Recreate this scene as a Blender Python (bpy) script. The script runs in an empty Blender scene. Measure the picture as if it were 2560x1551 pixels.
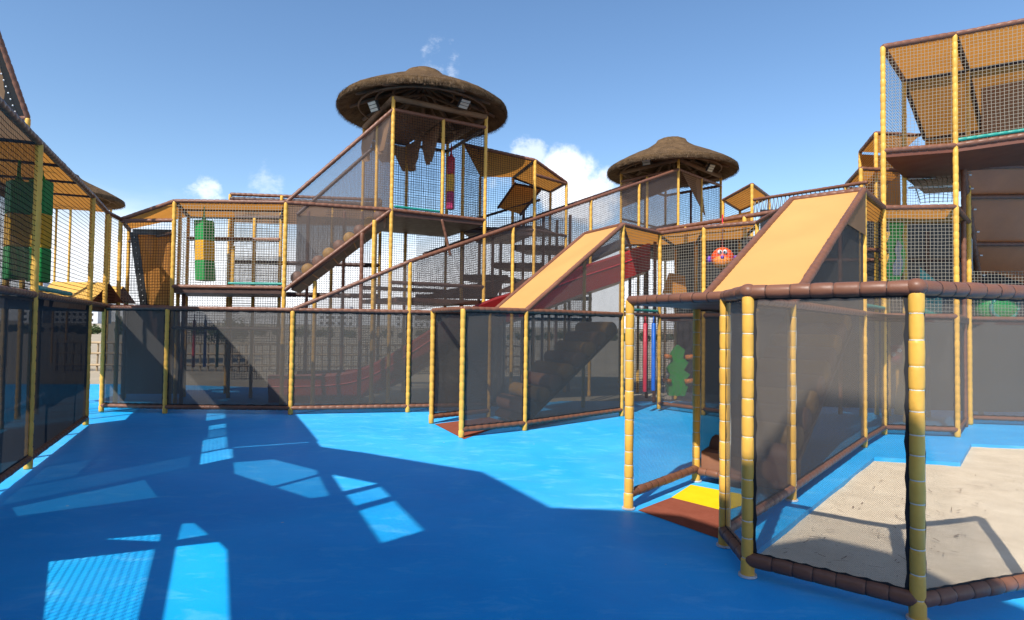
import bpy, bmesh, math, random
from mathutils import Vector, Matrix, noise
from mathutils.geometry import delaunay_2d_cdt
random.seed(7)
sc = bpy.context.scene
R = math.radians
# ---------------------------------------------------------------- camera, sky, sun, exposure
FPX, W0, H0_ = 1500.0, 2560.0, 1551.0
EYE = 1.55
PITCH, ROLL = math.atan((817 - 775.5) / FPX), math.atan(.0131)
fw = Vector((0, math.cos(PITCH), math.sin(PITCH)))
up0 = Vector((0, -math.sin(PITCH), math.cos(PITCH))); rt0 = Vector((1, 0, 0))
rt = math.cos(ROLL) * rt0 + math.sin(ROLL) * up0
up = -math.sin(ROLL) * rt0 + math.cos(ROLL) * up0
CAM = Vector((0, 0, EYE))
cd = bpy.data.cameras.new('camera'); cam = bpy.data.objects.new('camera', cd)
sc.collection.objects.link(cam)
cam.matrix_world = Matrix(((rt.x, up.x, -fw.x, CAM.x), (rt.y, up.y, -fw.y, CAM.y), (rt.z, up.z, -fw.z, CAM.z), (0, 0, 0, 1)))
cd.sensor_fit = 'HORIZONTAL'; cd.sensor_width = 36.0; cd.lens = 36.0 * FPX / W0
cd.clip_start = .05; cd.clip_end = 6000
sc.camera = cam

SUN_EL, SUN_AZ = R(44), R(29.5)          # light travels towards (sin az, cos az)
sd = bpy.data.lights.new('sun', 'SUN'); sd.energy = 5.0; sd.angle = R(.53); sd.color = (1.0, .955, .88)
sun = bpy.data.objects.new('sun', sd); sc.collection.objects.link(sun)
ldir = Vector((math.sin(SUN_AZ) * math.cos(SUN_EL), math.cos(SUN_AZ) * math.cos(SUN_EL), -math.sin(SUN_EL)))
sun.rotation_euler = ldir.to_track_quat('-Z', 'Y').to_euler(); sun.location = (-8, -12, 20)

world = bpy.data.worlds.new('World'); sc.world = world; world.use_nodes = True
def build_world():
    nt = world.node_tree; N = nt.nodes; L = nt.links; N.clear()
    out = N.new('ShaderNodeOutputWorld'); bg = N.new('ShaderNodeBackground')
    sky = N.new('ShaderNodeTexSky'); sky.sky_type = 'NISHITA'; sky.sun_disc = False
    sky.sun_elevation = SUN_EL; sky.sun_rotation = SUN_AZ + math.pi
    sky.altitude = 30; sky.air_density = 1.0; sky.dust_density = .55; sky.ozone_density = 1.9
    bg.inputs[1].default_value = .105
    tc = N.new('ShaderNodeTexCoord'); vec = tc.outputs['Generated']
    sep = N.new('ShaderNodeSeparateXYZ'); L.new(vec, sep.inputs[0])
    def math_(op, a, b=None, c=None, clamp=False):
        n = N.new('ShaderNodeMath'); n.operation = op; n.use_clamp = clamp
        for i, v in enumerate((a, b, c)):
            if v is None: continue
            if isinstance(v, (int, float)): n.inputs[i].default_value = v
            else: L.new(v, n.inputs[i])
        return n.outputs[0]
    def ramp(v, a, b):
        m = N.new('ShaderNodeMapRange'); m.interpolation_type = 'SMOOTHSTEP'
        L.new(v, m.inputs[0]); m.inputs[1].default_value = a; m.inputs[2].default_value = b
        return m.outputs[0]
    def noise_(scale, det, rough, vscale=(1, 1, 1)):
        mp = N.new('ShaderNodeMapping'); mp.inputs['Scale'].default_value = vscale; L.new(vec, mp.inputs[0])
        n = N.new('ShaderNodeTexNoise'); n.inputs['Scale'].default_value = scale
        n.inputs['Detail'].default_value = det; n.inputs['Roughness'].default_value = rough
        L.new(mp.outputs[0], n.inputs['Vector']); return n.outputs['Fac']
    def blob(d, inner, outer):
        d = Vector(d).normalized()
        v = N.new('ShaderNodeVectorMath'); v.operation = 'DOT_PRODUCT'; L.new(vec, v.inputs[0]); v.inputs[1].default_value = d
        return ramp(v.outputs['Value'], math.cos(outer), math.cos(inner))
    # low white cloud bank on the horizon, everywhere round
    n1 = noise_(3.2, 6, .6, (1, 1, 3.0))
    el = math_('ADD', sep.outputs[2], math_('MULTIPLY', math_('SUBTRACT', n1, .5), -.10))
    bank = math_('MULTIPLY', ramp(el, .20, .085), .95)
    # single fair-weather clouds
    n2 = noise_(9.0, 10, .62); n3 = noise_(17, 10, .65, (1, 1, 1.4))
    total = bank
    for (px, py, inner, outer, k, src, thr) in SKY_CLOUDS:
        d = ray(px, py)
        b = blob(d, inner, outer)
        e = math_('ADD', b, math_('MULTIPLY', math_('SUBTRACT', src == 2 and n2 or n3, .5), 2.6))
        m = math_('MULTIPLY', ramp(e, thr, thr + .6), k)
        m = math_('MULTIPLY', m, ramp(b, .02, .25))
        total = math_('MAXIMUM', total, m)
    mx = N.new('ShaderNodeMix'); mx.data_type = 'RGBA'
    gam = N.new('ShaderNodeHueSaturation'); gam.inputs['Saturation'].default_value = 1.12; gam.inputs['Value'].default_value = 1.34
    L.new(sky.outputs[0], gam.inputs['Color'])
    L.new(total, mx.inputs[0]); L.new(gam.outputs[0], mx.inputs[6]); mx.inputs[7].default_value = (9.6, 9.8, 10.3, 1)
    L.new(mx.outputs[2], bg.inputs[0]); L.new(bg.outputs[0], out.inputs[0])
def ray(x, y): return rt * ((x - W0 / 2) / FPX) + up * ((H0_ / 2 - y) / FPX) + fw
SKY_CLOUDS = [(1420, 455, R(1.3), R(4.4), .95, 2, .47), (1490, 490, R(.9), R(3.8), .9, 2, .44), (1320, 390, R(.5), R(2.8), .5, 3, .62),
              (1100, 150, R(.4), R(3.2), .40, 3, .78), (510, 490, R(.4), R(2.6), .6, 3, .82), (660, 455, R(.4), R(3.0), .32, 3, .80),
              (1250, 430, R(.4), R(3.0), .40, 3, .70)]
build_world()
vs = sc.view_settings; vs.view_transform = 'Standard'; vs.look = 'None'; vs.exposure = 0.47; vs.gamma = 1.0; vs.use_curve_mapping = False
cy = sc.cycles
cy.max_bounces = 8; cy.diffuse_bounces = 4; cy.glossy_bounces = 3; cy.transmission_bounces = 4; cy.transparent_max_bounces = 40
cy.use_denoising = True; cy.caustics_reflective = False; cy.caustics_refractive = False; cy.sample_clamp_indirect = 6

# ---------------------------------------------------------------- placing helpers
def gp(x, y, z=0.0):
    r = ray(x, y); return CAM + r * ((z - EYE) / r.z)
def at(x, y, d):
    r = ray(x, y); return CAM + r * (d / r.y)
def onpost(p, y):            # height at which the upright over ground point p crosses picture row y
    a = at(W0 / 2 + FPX * p.x / p.y, y, p.y)
    for _ in range(3):
        v = Vector((p.x, p.y, a.z)) - CAM
        yy = H0_ / 2 - FPX * v.dot(up) / v.dot(fw)
        a.z += (yy - y) / FPX * p.y
    return a.z
def V(p, z): return Vector((p[0], p[1], z))
def lerp(a, b, t): return Vector(a) * (1 - t) + Vector(b) * t

# ---------------------------------------------------------------- materials
MATS = {}
def base_nodes(name):
    m = bpy.data.materials.new(name); m.use_nodes = True
    nt = m.node_tree; nt.nodes.clear()
    return m, nt, nt.nodes, nt.links
def vinyl(name, col, rough=.38, var=.16, bump=.25, scale=9.0, spec=.45, dirt=.0):
    m, nt, N, L = base_nodes(name)
    out = N.new('ShaderNodeOutputMaterial'); p = N.new('ShaderNodeBsdfPrincipled')
    tc = N.new('ShaderNodeTexCoord'); oi = N.new('ShaderNodeObjectInfo')
    add = N.new('ShaderNodeVectorMath'); add.operation = 'ADD'; L.new(tc.outputs['Object'], add.inputs[0])
    sca = N.new('ShaderNodeVectorMath'); sca.operation = 'SCALE'; sca.inputs[3].default_value = 1
    cmb = N.new('ShaderNodeCombineXYZ')
    mu = N.new('ShaderNodeMath'); mu.operation = 'MULTIPLY'; mu.inputs[1].default_value = 57; L.new(oi.outputs['Random'], mu.inputs[0])
    L.new(mu.outputs[0], cmb.inputs[0]); L.new(cmb.outputs[0], add.inputs[1])
    n = N.new('ShaderNodeTexNoise'); n.inputs['Scale'].default_value = 1.7; n.inputs['Detail'].default_value = 5; n.inputs['Roughness'].default_value = .65
    L.new(add.outputs[0], n.inputs['Vector'])
    n2 = N.new('ShaderNodeTexNoise'); n2.inputs['Scale'].default_value = scale; n2.inputs['Detail'].default_value = 3
    L.new(add.outputs[0], n2.inputs['Vector'])
    mr = N.new('ShaderNodeMapRange'); mr.inputs[1].default_value = .3; mr.inputs[2].default_value = .7
    mr.inputs[3].default_value = 1 - var; mr.inputs[4].default_value = 1 + var * .6; L.new(n.outputs['Fac'], mr.inputs[0])
    hs = N.new('ShaderNodeHueSaturation'); hs.inputs['Color'].default_value = (*col, 1); L.new(mr.outputs[0], hs.inputs['Value'])
    L.new(hs.outputs[0], p.inputs['Base Color'])
    rr = N.new('ShaderNodeMapRange'); rr.inputs[3].default_value = rough - .1; rr.inputs[4].default_value = rough + .15; L.new(n2.outputs['Fac'], rr.inputs[0])
    L.new(rr.outputs[0], p.inputs['Roughness'])
    p.inputs['Specular IOR Level'].default_value = spec
    b = N.new('ShaderNodeBump'); b.inputs['Strength'].default_value = bump; b.inputs['Distance'].default_value = .02
    L.new(n2.outputs['Fac'], b.inputs['Height']); L.new(b.outputs[0], p.inputs['Normal'])
    L.new(p.outputs[0], out.inputs[0]); MATS[name] = m; return m
def fabric(name, col, trans=.4, tcol=None, var=.1):
    m, nt, N, L = base_nodes(name)
    out = N.new('ShaderNodeOutputMaterial'); d = N.new('ShaderNodeBsdfPrincipled'); t = N.new('ShaderNodeBsdfTranslucent')
    d.inputs['Roughness'].default_value = .75; d.inputs['Specular IOR Level'].default_value = .2
    tc = N.new('ShaderNodeTexCoord'); n = N.new('ShaderNodeTexNoise'); n.inputs['Scale'].default_value = 1.1; n.inputs['Detail'].default_value = 6
    L.new(tc.outputs['Object'], n.inputs['Vector'])
    mr = N.new('ShaderNodeMapRange'); mr.inputs[1].default_value = .3; mr.inputs[2].default_value = .7
    mr.inputs[3].default_value = 1 - var; mr.inputs[4].default_value = 1 + var; L.new(n.outputs['Fac'], mr.inputs[0])
    hs = N.new('ShaderNodeHueSaturation'); hs.inputs['Color'].default_value = (*col, 1); L.new(mr.outputs[0], hs.inputs['Value'])
    ht = N.new('ShaderNodeHueSaturation'); ht.inputs['Color'].default_value = (*(tcol or col), 1); L.new(mr.outputs[0], ht.inputs['Value'])
    L.new(hs.outputs[0], d.inputs['Base Color']); L.new(ht.outputs[0], t.inputs['Color'])
    n2 = N.new('ShaderNodeTexNoise'); n2.inputs['Scale'].default_value = 160; L.new(tc.outputs['Object'], n2.inputs['Vector'])
    b = N.new('ShaderNodeBump'); b.inputs['Strength'].default_value = .25; b.inputs['Distance'].default_value = .004
    L.new(n2.outputs['Fac'], b.inputs['Height']); L.new(b.outputs[0], d.inputs['Normal'])
    mx = N.new('ShaderNodeMixShader'); mx.inputs[0].default_value = trans
    L.new(d.outputs[0], mx.inputs[1]); L.new(t.outputs[0], mx.inputs[2]); L.new(mx.outputs[0], out.inputs[0])
    MATS[name] = m; return m
def net(name, col, pitch, cord, diamond=False, fill=0.0, trans=.3, streak=0.0):
    """woven net: cords of width `cord` every `pitch` metres (UV in metres); fill = cover of the holes"""
    m, nt, N, L = base_nodes(name)
    out = N.new('ShaderNodeOutputMaterial')
    uv = N.new('ShaderNodeUVMap'); sep = N.new('ShaderNodeSeparateXYZ')
    def M(op, a, b=None):
        n = N.new('ShaderNodeMath'); n.operation = op
        for i, v in enumerate((a, b)):
            if v is None: continue
            if isinstance(v, (int, float)): n.inputs[i].default_value = v
            else: L.new(v, n.inputs[i])
        return n.outputs[0]
    ns = N.new('ShaderNodeTexNoise'); ns.inputs['Scale'].default_value = 3.5; ns.inputs['Detail'].default_value = 1; L.new(uv.outputs[0], ns.inputs['Vector'])
    sb = N.new('ShaderNodeVectorMath'); sb.operation = 'SUBTRACT'; L.new(ns.outputs['Color'], sb.inputs[0]); sb.inputs[1].default_value = (.5, .5, .5)
    sl = N.new('ShaderNodeVectorMath'); sl.operation = 'SCALE'; sl.inputs[3].default_value = min(.012, pitch * .9); L.new(sb.outputs[0], sl.inputs[0])
    ad = N.new('ShaderNodeVectorMath'); ad.operation = 'ADD'; L.new(uv.outputs[0], ad.inputs[0]); L.new(sl.outputs[0], ad.inputs[1])
    L.new(ad.outputs[0], sep.inputs[0])
    u, v = sep.outputs[0], sep.outputs[1]
    if diamond:
        u, v = M('ADD', u, M('MULTIPLY', v, .75)), M('SUBTRACT', u, M('MULTIPLY', v, .75))
    def line(c):
        fr = M('FRACT', M('DIVIDE', c, pitch)); return M('LESS_THAN', M('ABSOLUTE', M('SUBTRACT', fr, .5)), cord / pitch / 2)
    cov = M('MAXIMUM', line(u), line(v))
    if fill > 0: cov = M('MAXIMUM', cov, fill)
    if streak > 0:
        st = N.new('ShaderNodeTexNoise'); st.inputs['Scale'].default_value = 2.2; st.inputs['Detail'].default_value = 6; st.inputs['Roughness'].default_value = .7
        mp = N.new('ShaderNodeMapping'); mp.inputs['Scale'].default_value = (2.5, .6, 1); L.new(uv.outputs[0], mp.inputs[0]); L.new(mp.outputs[0], st.inputs['Vector'])
        cov = M('MINIMUM', M('ADD', cov, M('MULTIPLY', M('SUBTRACT', st.outputs['Fac'], .5), streak)), 1.0)
    d = N.new('ShaderNodeBsdfDiffuse'); t = N.new('ShaderNodeBsdfTranslucent'); tr = N.new('ShaderNodeBsdfTransparent')
    d.inputs[0].default_value = (*col, 1); t.inputs[0].default_value = (*col, 1)
    mx = N.new('ShaderNodeMixShader'); mx.inputs[0].default_value = trans; L.new(d.outputs[0], mx.inputs[1]); L.new(t.outputs[0], mx.inputs[2])
    m2 = N.new('ShaderNodeMixShader'); L.new(cov, m2.inputs[0]); L.new(tr.outputs[0], m2.inputs[1]); L.new(mx.outputs[0], m2.inputs[2])
    L.new(m2.outputs[0], out.inputs[0]); MATS[name] = m; return m
vinyl('yellow', (.70, .385, .064), .42, var=.22, spec=.35)
vinyl('brown', (.175, .074, .043), .42, var=.22, spec=.35)
vinyl('underside', (.40, .135, .045), .5, bump=.12, scale=3)
vinyl('dark_brown', (.055, .024, .016), .5)
vinyl('brown_panel', (.13, .040, .020), .45, bump=.12, scale=3)
vinyl('green', (.006, .27, .05), .4, bump=.1, scale=4)
vinyl('bag_yellow', (.72, .36, .01), .4, bump=.1, scale=4)
vinyl('teal', (.01, .24, .19), .4)
vinyl('crimson', (.50, .012, .03), .35, bump=.1, scale=4)
vinyl('pink', (.45, .02, .12), .35, bump=.1, scale=4)
vinyl('slide_red', (.27, .014, .013), .3, bump=.2, scale=4)
vinyl('pole_red', (.55, .02, .04), .4)
vinyl('pole_blue', (.005, .14, .60), .4)
vinyl('orange_toy', (.80, .075, .012), .4, bump=.1, scale=4)
vinyl('muzzle', (.85, .24, .03), .45, bump=.05)
vinyl('purple', (.15, .03, .45), .4)
vinyl('white_paint', (.8, .8, .78), .45, bump=.05)
vinyl('black', (.008, .008, .008), .4, bump=.05)
vinyl('hem', (.012, .012, .014), .8, bump=.1)  # black of the hem tape, also of the shadow painted along net edges
vinyl('roller_tan', (.46, .24, .05), .5, bump=.15)
vinyl('roller_brown', (.24, .11, .065), .5, bump=.15)
vinyl('wood', (.20, .115, .06), .8, var=.4, bump=.5, scale=14)
vinyl('fence_wood', (.34, .25, .15), .85, var=.35, bump=.5, scale=14)
vinyl('cord', (.62, .60, .52), .7, bump=.1)
vinyl('steel', (.5, .5, .5), .35, bump=.1)
vinyl('lamp_grey', (.03, .03, .03), .5)
vinyl('lamp_lens', (.5, .5, .42), .25, var=.03, bump=.05)
vinyl('leaf_art', (.04, .36, .045), .5)
vinyl('grey_art', (.3, .29, .28), .5)
vinyl('mushroom_red', (.42, .015, .05), .35)
vinyl('city', (.55, .57, .60), .8, bump=.0)
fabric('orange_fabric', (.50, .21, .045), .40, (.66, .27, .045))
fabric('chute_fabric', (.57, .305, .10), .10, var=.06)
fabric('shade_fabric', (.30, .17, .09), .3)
fabric('wedge_yellow', (.72, .42, .10), .1)
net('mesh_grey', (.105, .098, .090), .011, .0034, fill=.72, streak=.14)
net('mesh_shade', (.045, .045, .048), .011, .0034, fill=.90, streak=.04)  # fence mesh in a darkened colour, standing for shade in the left bay
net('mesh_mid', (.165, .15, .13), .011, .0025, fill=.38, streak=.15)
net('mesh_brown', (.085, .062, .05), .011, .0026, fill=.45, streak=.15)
net('mesh_dark', (.035, .037, .042), .011, .0042, fill=.95, streak=.03)  # near-opaque dark copy of the mesh; shade behind it put into the colour
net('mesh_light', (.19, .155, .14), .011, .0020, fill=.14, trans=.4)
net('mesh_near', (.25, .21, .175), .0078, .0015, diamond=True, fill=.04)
net('net_black', (.018, .018, .02), .052, .0075, trans=.1)
net('net_cord', (.26, .235, .19), .052, .0055, trans=.1)
net('rope_net', (.30, .24, .15), .11, .018, trans=.0)

# ---------------------------------------------------------------- mesh helpers
def tag(o, label=None, cat=None, group=None, kind=None):
    if label: o['label'] = label
    if cat: o['category'] = cat
    if group: o['group'] = group
    if kind: o['kind'] = kind
    return o
COL = sc.collection.objects
def thing(name, label, cat, loc=(0, 0, 0), group=None):
    o = bpy.data.objects.new(name, None); COL.link(o); o.location = loc; o.empty_display_size = .2
    return tag(o, label, cat, group)
def mesh(name, verts, faces, mat, parent=None, smooth=False, uvs=None, mats=None, fmat=None):
    off = Vector((0, 0, 0))
    if parent is not None:
        p = parent
        while p is not None: off += p.location; p = p.parent
    c = Vector((0, 0, 0))
    if parent is None or True:
        n = len(verts); c = sum((Vector(v) for v in verts), Vector()) / max(n, 1)
    me = bpy.data.meshes.new(name)
    me.from_pydata([tuple(Vector(v) - c) for v in verts], [], faces)
    if uvs:
        l = me.uv_layers.new(name='UVMap')
        for poly in me.polygons:
            for li in poly.loop_indices: l.data[li].uv = uvs[me.loops[li].vertex_index]
    for m in (mats or [mat]): me.materials.append(MATS[m])
    if fmat:
        for poly, k in zip(me.polygons, fmat): poly.material_index = k
    if smooth: me.polygons.foreach_set('use_smooth', [True] * len(me.polygons))
    me.update()
    o = bpy.data.objects.new(name, me); COL.link(o)
    o.parent = parent; o.location = c - off
    return o
def frame_of(d):
    d = d.normalized(); a = Vector((0, 0, 1)) if abs(d.z) < .9 else Vector((1, 0, 0))
    u = d.cross(a).normalized(); return u, d.cross(u).normalized()
def tube_geo(pts, rads, ns, caps=True, folds=None):
    vs_, fs = [], []
    n = len(pts)
    for i, p in enumerate(pts):
        d = (pts[min(i + 1, n - 1)] - pts[max(i - 1, 0)])
        u, v = frame_of(d)
        for k in range(ns):
            a = 2 * math.pi * k / ns
            vs_.append(p + (u * math.cos(a) + v * math.sin(a)) * (rads[i] if not folds else rads[i] * (1 + folds[i][0] * math.sin(a * folds[i][1] + folds[i][2]))))
    for i in range(n - 1):
        for k in range(ns):
            k2 = (k + 1) % ns
            fs.append((i * ns + k, i * ns + k2, (i + 1) * ns + k2, (i + 1) * ns + k))
    if caps:
        fs.append(tuple(reversed(range(ns)))); fs.append(tuple(range((n - 1) * ns, n * ns)))
    return vs_, fs
def join(*geos):
    V_, F_ = [], []
    for v, f in geos:
        o = len(V_); V_ += list(v); F_ += [tuple(i + o for i in q) for q in f]
    return V_, F_
def padded(name, a, b, r, mat, parent, pitch=.122, foot=False, jit=1.0):
    """foam sleeve pinched by ties"""
    a, b = Vector(a), Vector(b)
    Lg = (b - a).length; n = max(2, round(Lg / pitch)); d = (b - a) / Lg
    dist = ((a + b) / 2 - CAM).length
    ns, prof = (24, ((0, .89), (.045, .96), (.14, 1.0), (.5, 1.02), (.86, 1.0), (.955, .96))) if dist < 6.5 else ((10, ((0, .88), (.11, .99), (.5, 1.02), (.89, .99))) if dist < 12 else (8, ((0, .86), (.2, 1.0), (.8, 1.0))))
    u, w = frame_of(d)
    rnd = random.Random(int((a.x * 91 + a.y * 37 + b.z * 53 + b.x * 17) * 1000))
    cuts = [0.0]
    for i in range(n): cuts.append(cuts[-1] + rnd.uniform(.82, 1.18))
    cuts = [c / cuts[-1] * Lg for c in cuts]
    pts, rads, pins, fol = [], [], [], []
    for i in range(n):
        c0, c1 = cuts[i], cuts[i + 1]
        k = rnd.uniform(.955, 1.045) * r; off = (u * rnd.uniform(-1, 1) + w * rnd.uniform(-1, 1)) * .03 * r * jit
        if foot and i == 0: k = r * 1.12
        for t, q in prof:
            pts.append(a + d * (c0 + (c1 - c0) * t) + off * math.sin(math.pi * min(1, t)))
            rads.append(k * q); fol.append((.055 * max(0, 1 - abs(abs(t - .5) * 2 - .88) * 5.5) * rnd.uniform(.3, 1), rnd.choice((5, 6, 7)), rnd.uniform(0, 6)))
        if i: pins.append(c0)
    pts.append(b.copy()); rads.append(r * .86); fol.append((0, 1, 0))
    v, f = tube_geo(pts, rads, ns, folds=fol if dist < 6.5 else None)
    o = mesh(name, v, f, mat, parent, smooth=True)
    if dist < 6.5:
        gs = []
        for c in pins:                       # the tie round every pinch
            p = a + d * c; ring = []
            nn = 14; vv, ff = [], []
            for k in range(nn):
                an = 2 * math.pi * k / nn
                e = u * math.cos(an) + w * math.sin(an)
                for m_, (er, ez) in enumerate(((.86, -1), (.965, -1), (.965, 1), (.86, 1))):
                    vv.append(p + e * r * er + d * ez * .0028)
            for k in range(nn):
                for m_ in range(4):
                    k2, m2 = (k + 1) % nn, (m_ + 1) % 4
                    ff.append((k * 4 + m_, k2 * 4 + m_, k2 * 4 + m2, k * 4 + m2))
            gs.append((vv, ff))
        if gs and mat == 'yellow':            # lacing cord running up the side
            q = (u if abs(u.x) > abs(w.x) else w); q = q if q.x > 0 else -q
            gs.append(tube_geo([a + d * c + q * r * 1.03 + w * .004 * math.sin(c * 40) for c in pins], [.0028] * len(pins), 6)) if len(pins) > 1 else None
        if gs:
            v2, f2 = join(*gs); mesh('tie_cord', v2, f2, 'cord' if mat == 'yellow' else 'dark_brown', o)['kind'] = 'stuff'
        if foot:
            p = a + Vector((0, 0, .004 - a.z)); v3, f3 = tube_geo([p, p + Vector((0, 0, .012))], [r * 1.55, r * 1.5], 18)
            mesh('base_plate', v3, f3, 'steel', o)
    return o
PR, RR = .037, .039
def post(th, p, z0, z1, mat='yellow', r=PR): return padded('post', V(p, z0), V(p, z1), r, mat, th, .125, foot=(z0 < .05))
def rail(th, a, b, mat='brown', r=None, name='rail'): return padded(name, a, b, r or RR, mat, th, .122)
def panel(th, name, quad, mat, n=(8, 6), sag=0.0, seed=0, ripple=0.0):
    """quad corners a b c d (a-b along u); soft bulge `sag` along the normal"""
    a, b, c, d = [Vector(q) for q in quad]
    nu, nv = n; lu = max((b - a).length, (c - d).length); lv = max((d - a).length, (c - b).length)
    nr = (b - a).cross(d - a); nr = nr.normalized() if nr.length > 1e-6 else (c - b).cross(d - a).normalized()
    vs_, uv, fs = [], [], []
    for j in range(nv + 1):
        for i in range(nu + 1):
            s, t = i / nu, j / nv
            p = a * (1 - s) * (1 - t) + b * s * (1 - t) + c * s * t + d * (1 - s) * t
            k = sag * 16 * s * (1 - s) * t * (1 - t)
            if ripple: k += ripple * min(1, 9 * min(s, 1 - s)) * min(1, 7 * min(t, 1 - t)) * noise.noise(Vector((s * lu * 2.1 + seed, t * lv * 2.1, seed * 3.3)))
            vs_.append(p + nr * k); uv.append((s * lu, t * lv))
    for j in range(nv):
        for i in range(nu):
            q = j * (nu + 1) + i; fs.append((q, q + 1, q + nu + 2, q + nu + 1))
    return mesh(name, vs_, fs, mat, th, smooth=True, uvs=uv)
def netp(th, p, q, z0, z1, mat, z0b=None, z1b=None, seed=0, ripple=.018, name='net_panel'):
    sd_ = seed or random.random() * 50
    c4 = (V(p, z0), V(q, z0 if z0b is None else z0b), V(q, z1 if z1b is None else z1b), V(p, z1))
    o = panel(th, name, c4, mat, (14, 10), 0, sd_, ripple)
    if mat in ('mesh_grey', 'mesh_mid', 'mesh_near', 'mesh_shade') and (c4[0] - CAM).length < 13:   # black hem tape; its wavy edge also paints the shadow along the rails
        a, b, c, d = c4; nr = (b - a).cross(d - a).normalized(); nr = nr if nr.dot(CAM - a) > 0 else -nr
        vs_, fs = [], []; mid = (a + b + c + d) / 4; n = 26
        for e0, e1 in ((a, b), (b, c), (c, d), (d, a)):
            inn = (mid - (e0 + e1) / 2); inn = (inn - (e1 - e0).normalized() * inn.dot((e1 - e0).normalized())).normalized(); k0 = len(vs_)
            for i in range(n + 1):
                pt = lerp(e0, e1, i / n) + nr * .007; w = .052 + .010 * math.sin(i * 2.1 + sd_) + .008 * noise.noise(Vector((i * .7, sd_, 0)))
                vs_ += [pt + inn * .03, pt + inn * (.03 + w * .45)]
            for i in range(n): fs.append((k0 + 2 * i, k0 + 2 * i + 2, k0 + 2 * i + 3, k0 + 2 * i + 1))
        mesh('net_hem_shade', vs_, fs, 'hem', o)
    return o
def slab(th, name, poly, thick, mat):
    """polygon slab, thickness downwards"""
    n = len(poly); poly = [Vector(p) for p in poly]
    vs_ = poly + [p - Vector((0, 0, thick)) for p in poly]
    fs = [tuple(range(n)), tuple(reversed(range(n, 2 * n)))] + [(i, i + n, (i + 1) % n + n, (i + 1) % n) for i in range(n)]
    return mesh(name, vs_, fs, mat, th)
def box(th, name, c, size, mat, rot=None, bev=0):
    x, y, z = [s / 2 for s in size]; c = Vector(c)
    vs_ = [Vector((sx * x, sy * y, sz * z)) for sz in (-1, 1) for sx, sy in ((-1, -1), (1, -1), (1, 1), (-1, 1))]
    if rot: m = rot if isinstance(rot, Matrix) else Matrix.Rotation(rot, 3, 'Z'); vs_ = [m @ v for v in vs_]
    vs_ = [v + c for v in vs_]
    fs = [(3, 2, 1, 0), (4, 5, 6, 7), (0, 1, 5, 4), (1, 2, 6, 5), (2, 3, 7, 6), (3, 0, 4, 7)]
    o = mesh(name, vs_, fs, mat, th)
    if bev:
        b = o.modifiers.new('b', 'BEVEL'); b.width = bev; b.segments = 2
    return o
def tube(th, name, pts, r, mat, ns=10, smooth=True):
    pts = [Vector(p) for p in pts]; rr = r if isinstance(r, (list, tuple)) else [r] * len(pts)
    v, f = tube_geo(pts, rr, ns); return mesh(name, v, f, mat, th, smooth)
def ball(th, name, c, rad, mat, nu=20, nv=12):
    c = Vector(c); rx, ry, rz = rad if isinstance(rad, (tuple, list)) else (rad,) * 3
    vs_ = [c + Vector((0, 0, rz))]; fs = []
    for j in range(1, nv):
        a = math.pi * j / nv
        for i in range(nu):
            b = 2 * math.pi * i / nu; vs_.append(c + Vector((rx * math.sin(a) * math.cos(b), ry * math.sin(a) * math.sin(b), rz * math.cos(a))))
    vs_.append(c - Vector((0, 0, rz))); e = len(vs_) - 1
    for i in range(nu): fs.append((0, 1 + i, 1 + (i + 1) % nu)); fs.append((e, e - nu + (i + 1) % nu, e - nu + i))
    for j in range(nv - 2):
        for i in range(nu):
            q = 1 + j * nu; fs.append((q + i, q + nu + i, q + nu + (i + 1) % nu, q + (i + 1) % nu))
    return mesh(name, vs_, fs, mat, th, smooth=True)
def xy(x, y, d): p = at(x, y, d); return Vector((p.x, p.y, 0))

# ---------------------------------------------------------------- ground points of the uprights
F0, F1, F2, F3 = gp(253, 1030), gp(412, 1034), gp(726, 1037), gp(1019, 1031.4)
G0, G1, G2, G3 = gp(1078, 1059.5), gp(1153, 1094.5), gp(1311.5, 1077), gp(1553.5, 1041)
OFFG = G0 - G1
G0b, G3b = gp(1221, 1043), G3 + OFFG * .95
F4 = gp(1262, 1026)
HA, HB, HC, HD = gp(1571, 1273), gp(1740, 1204), gp(1811, 1366), gp(1869, 1441)
NN = gp(2295, 1552)
NR = gp(2600, 1492)
K1, K2, K3, K4, K5 = gp(1979, 1252), gp(2161, 1118.6), gp(2211, 1087), gp(2394, 1093.5), gp(2417, 1060)
OFFH = HB - K1
K2b = K2 + OFFH
L1, L2 = gp(70, 1173), gp(214, 1063)
I0, I1 = gp(1647, 1023), gp(1758, 1038.6)
I2 = xy(1893, 560, 10.3)
ZF, ZB = 1.79, .11          # fence rails

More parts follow.
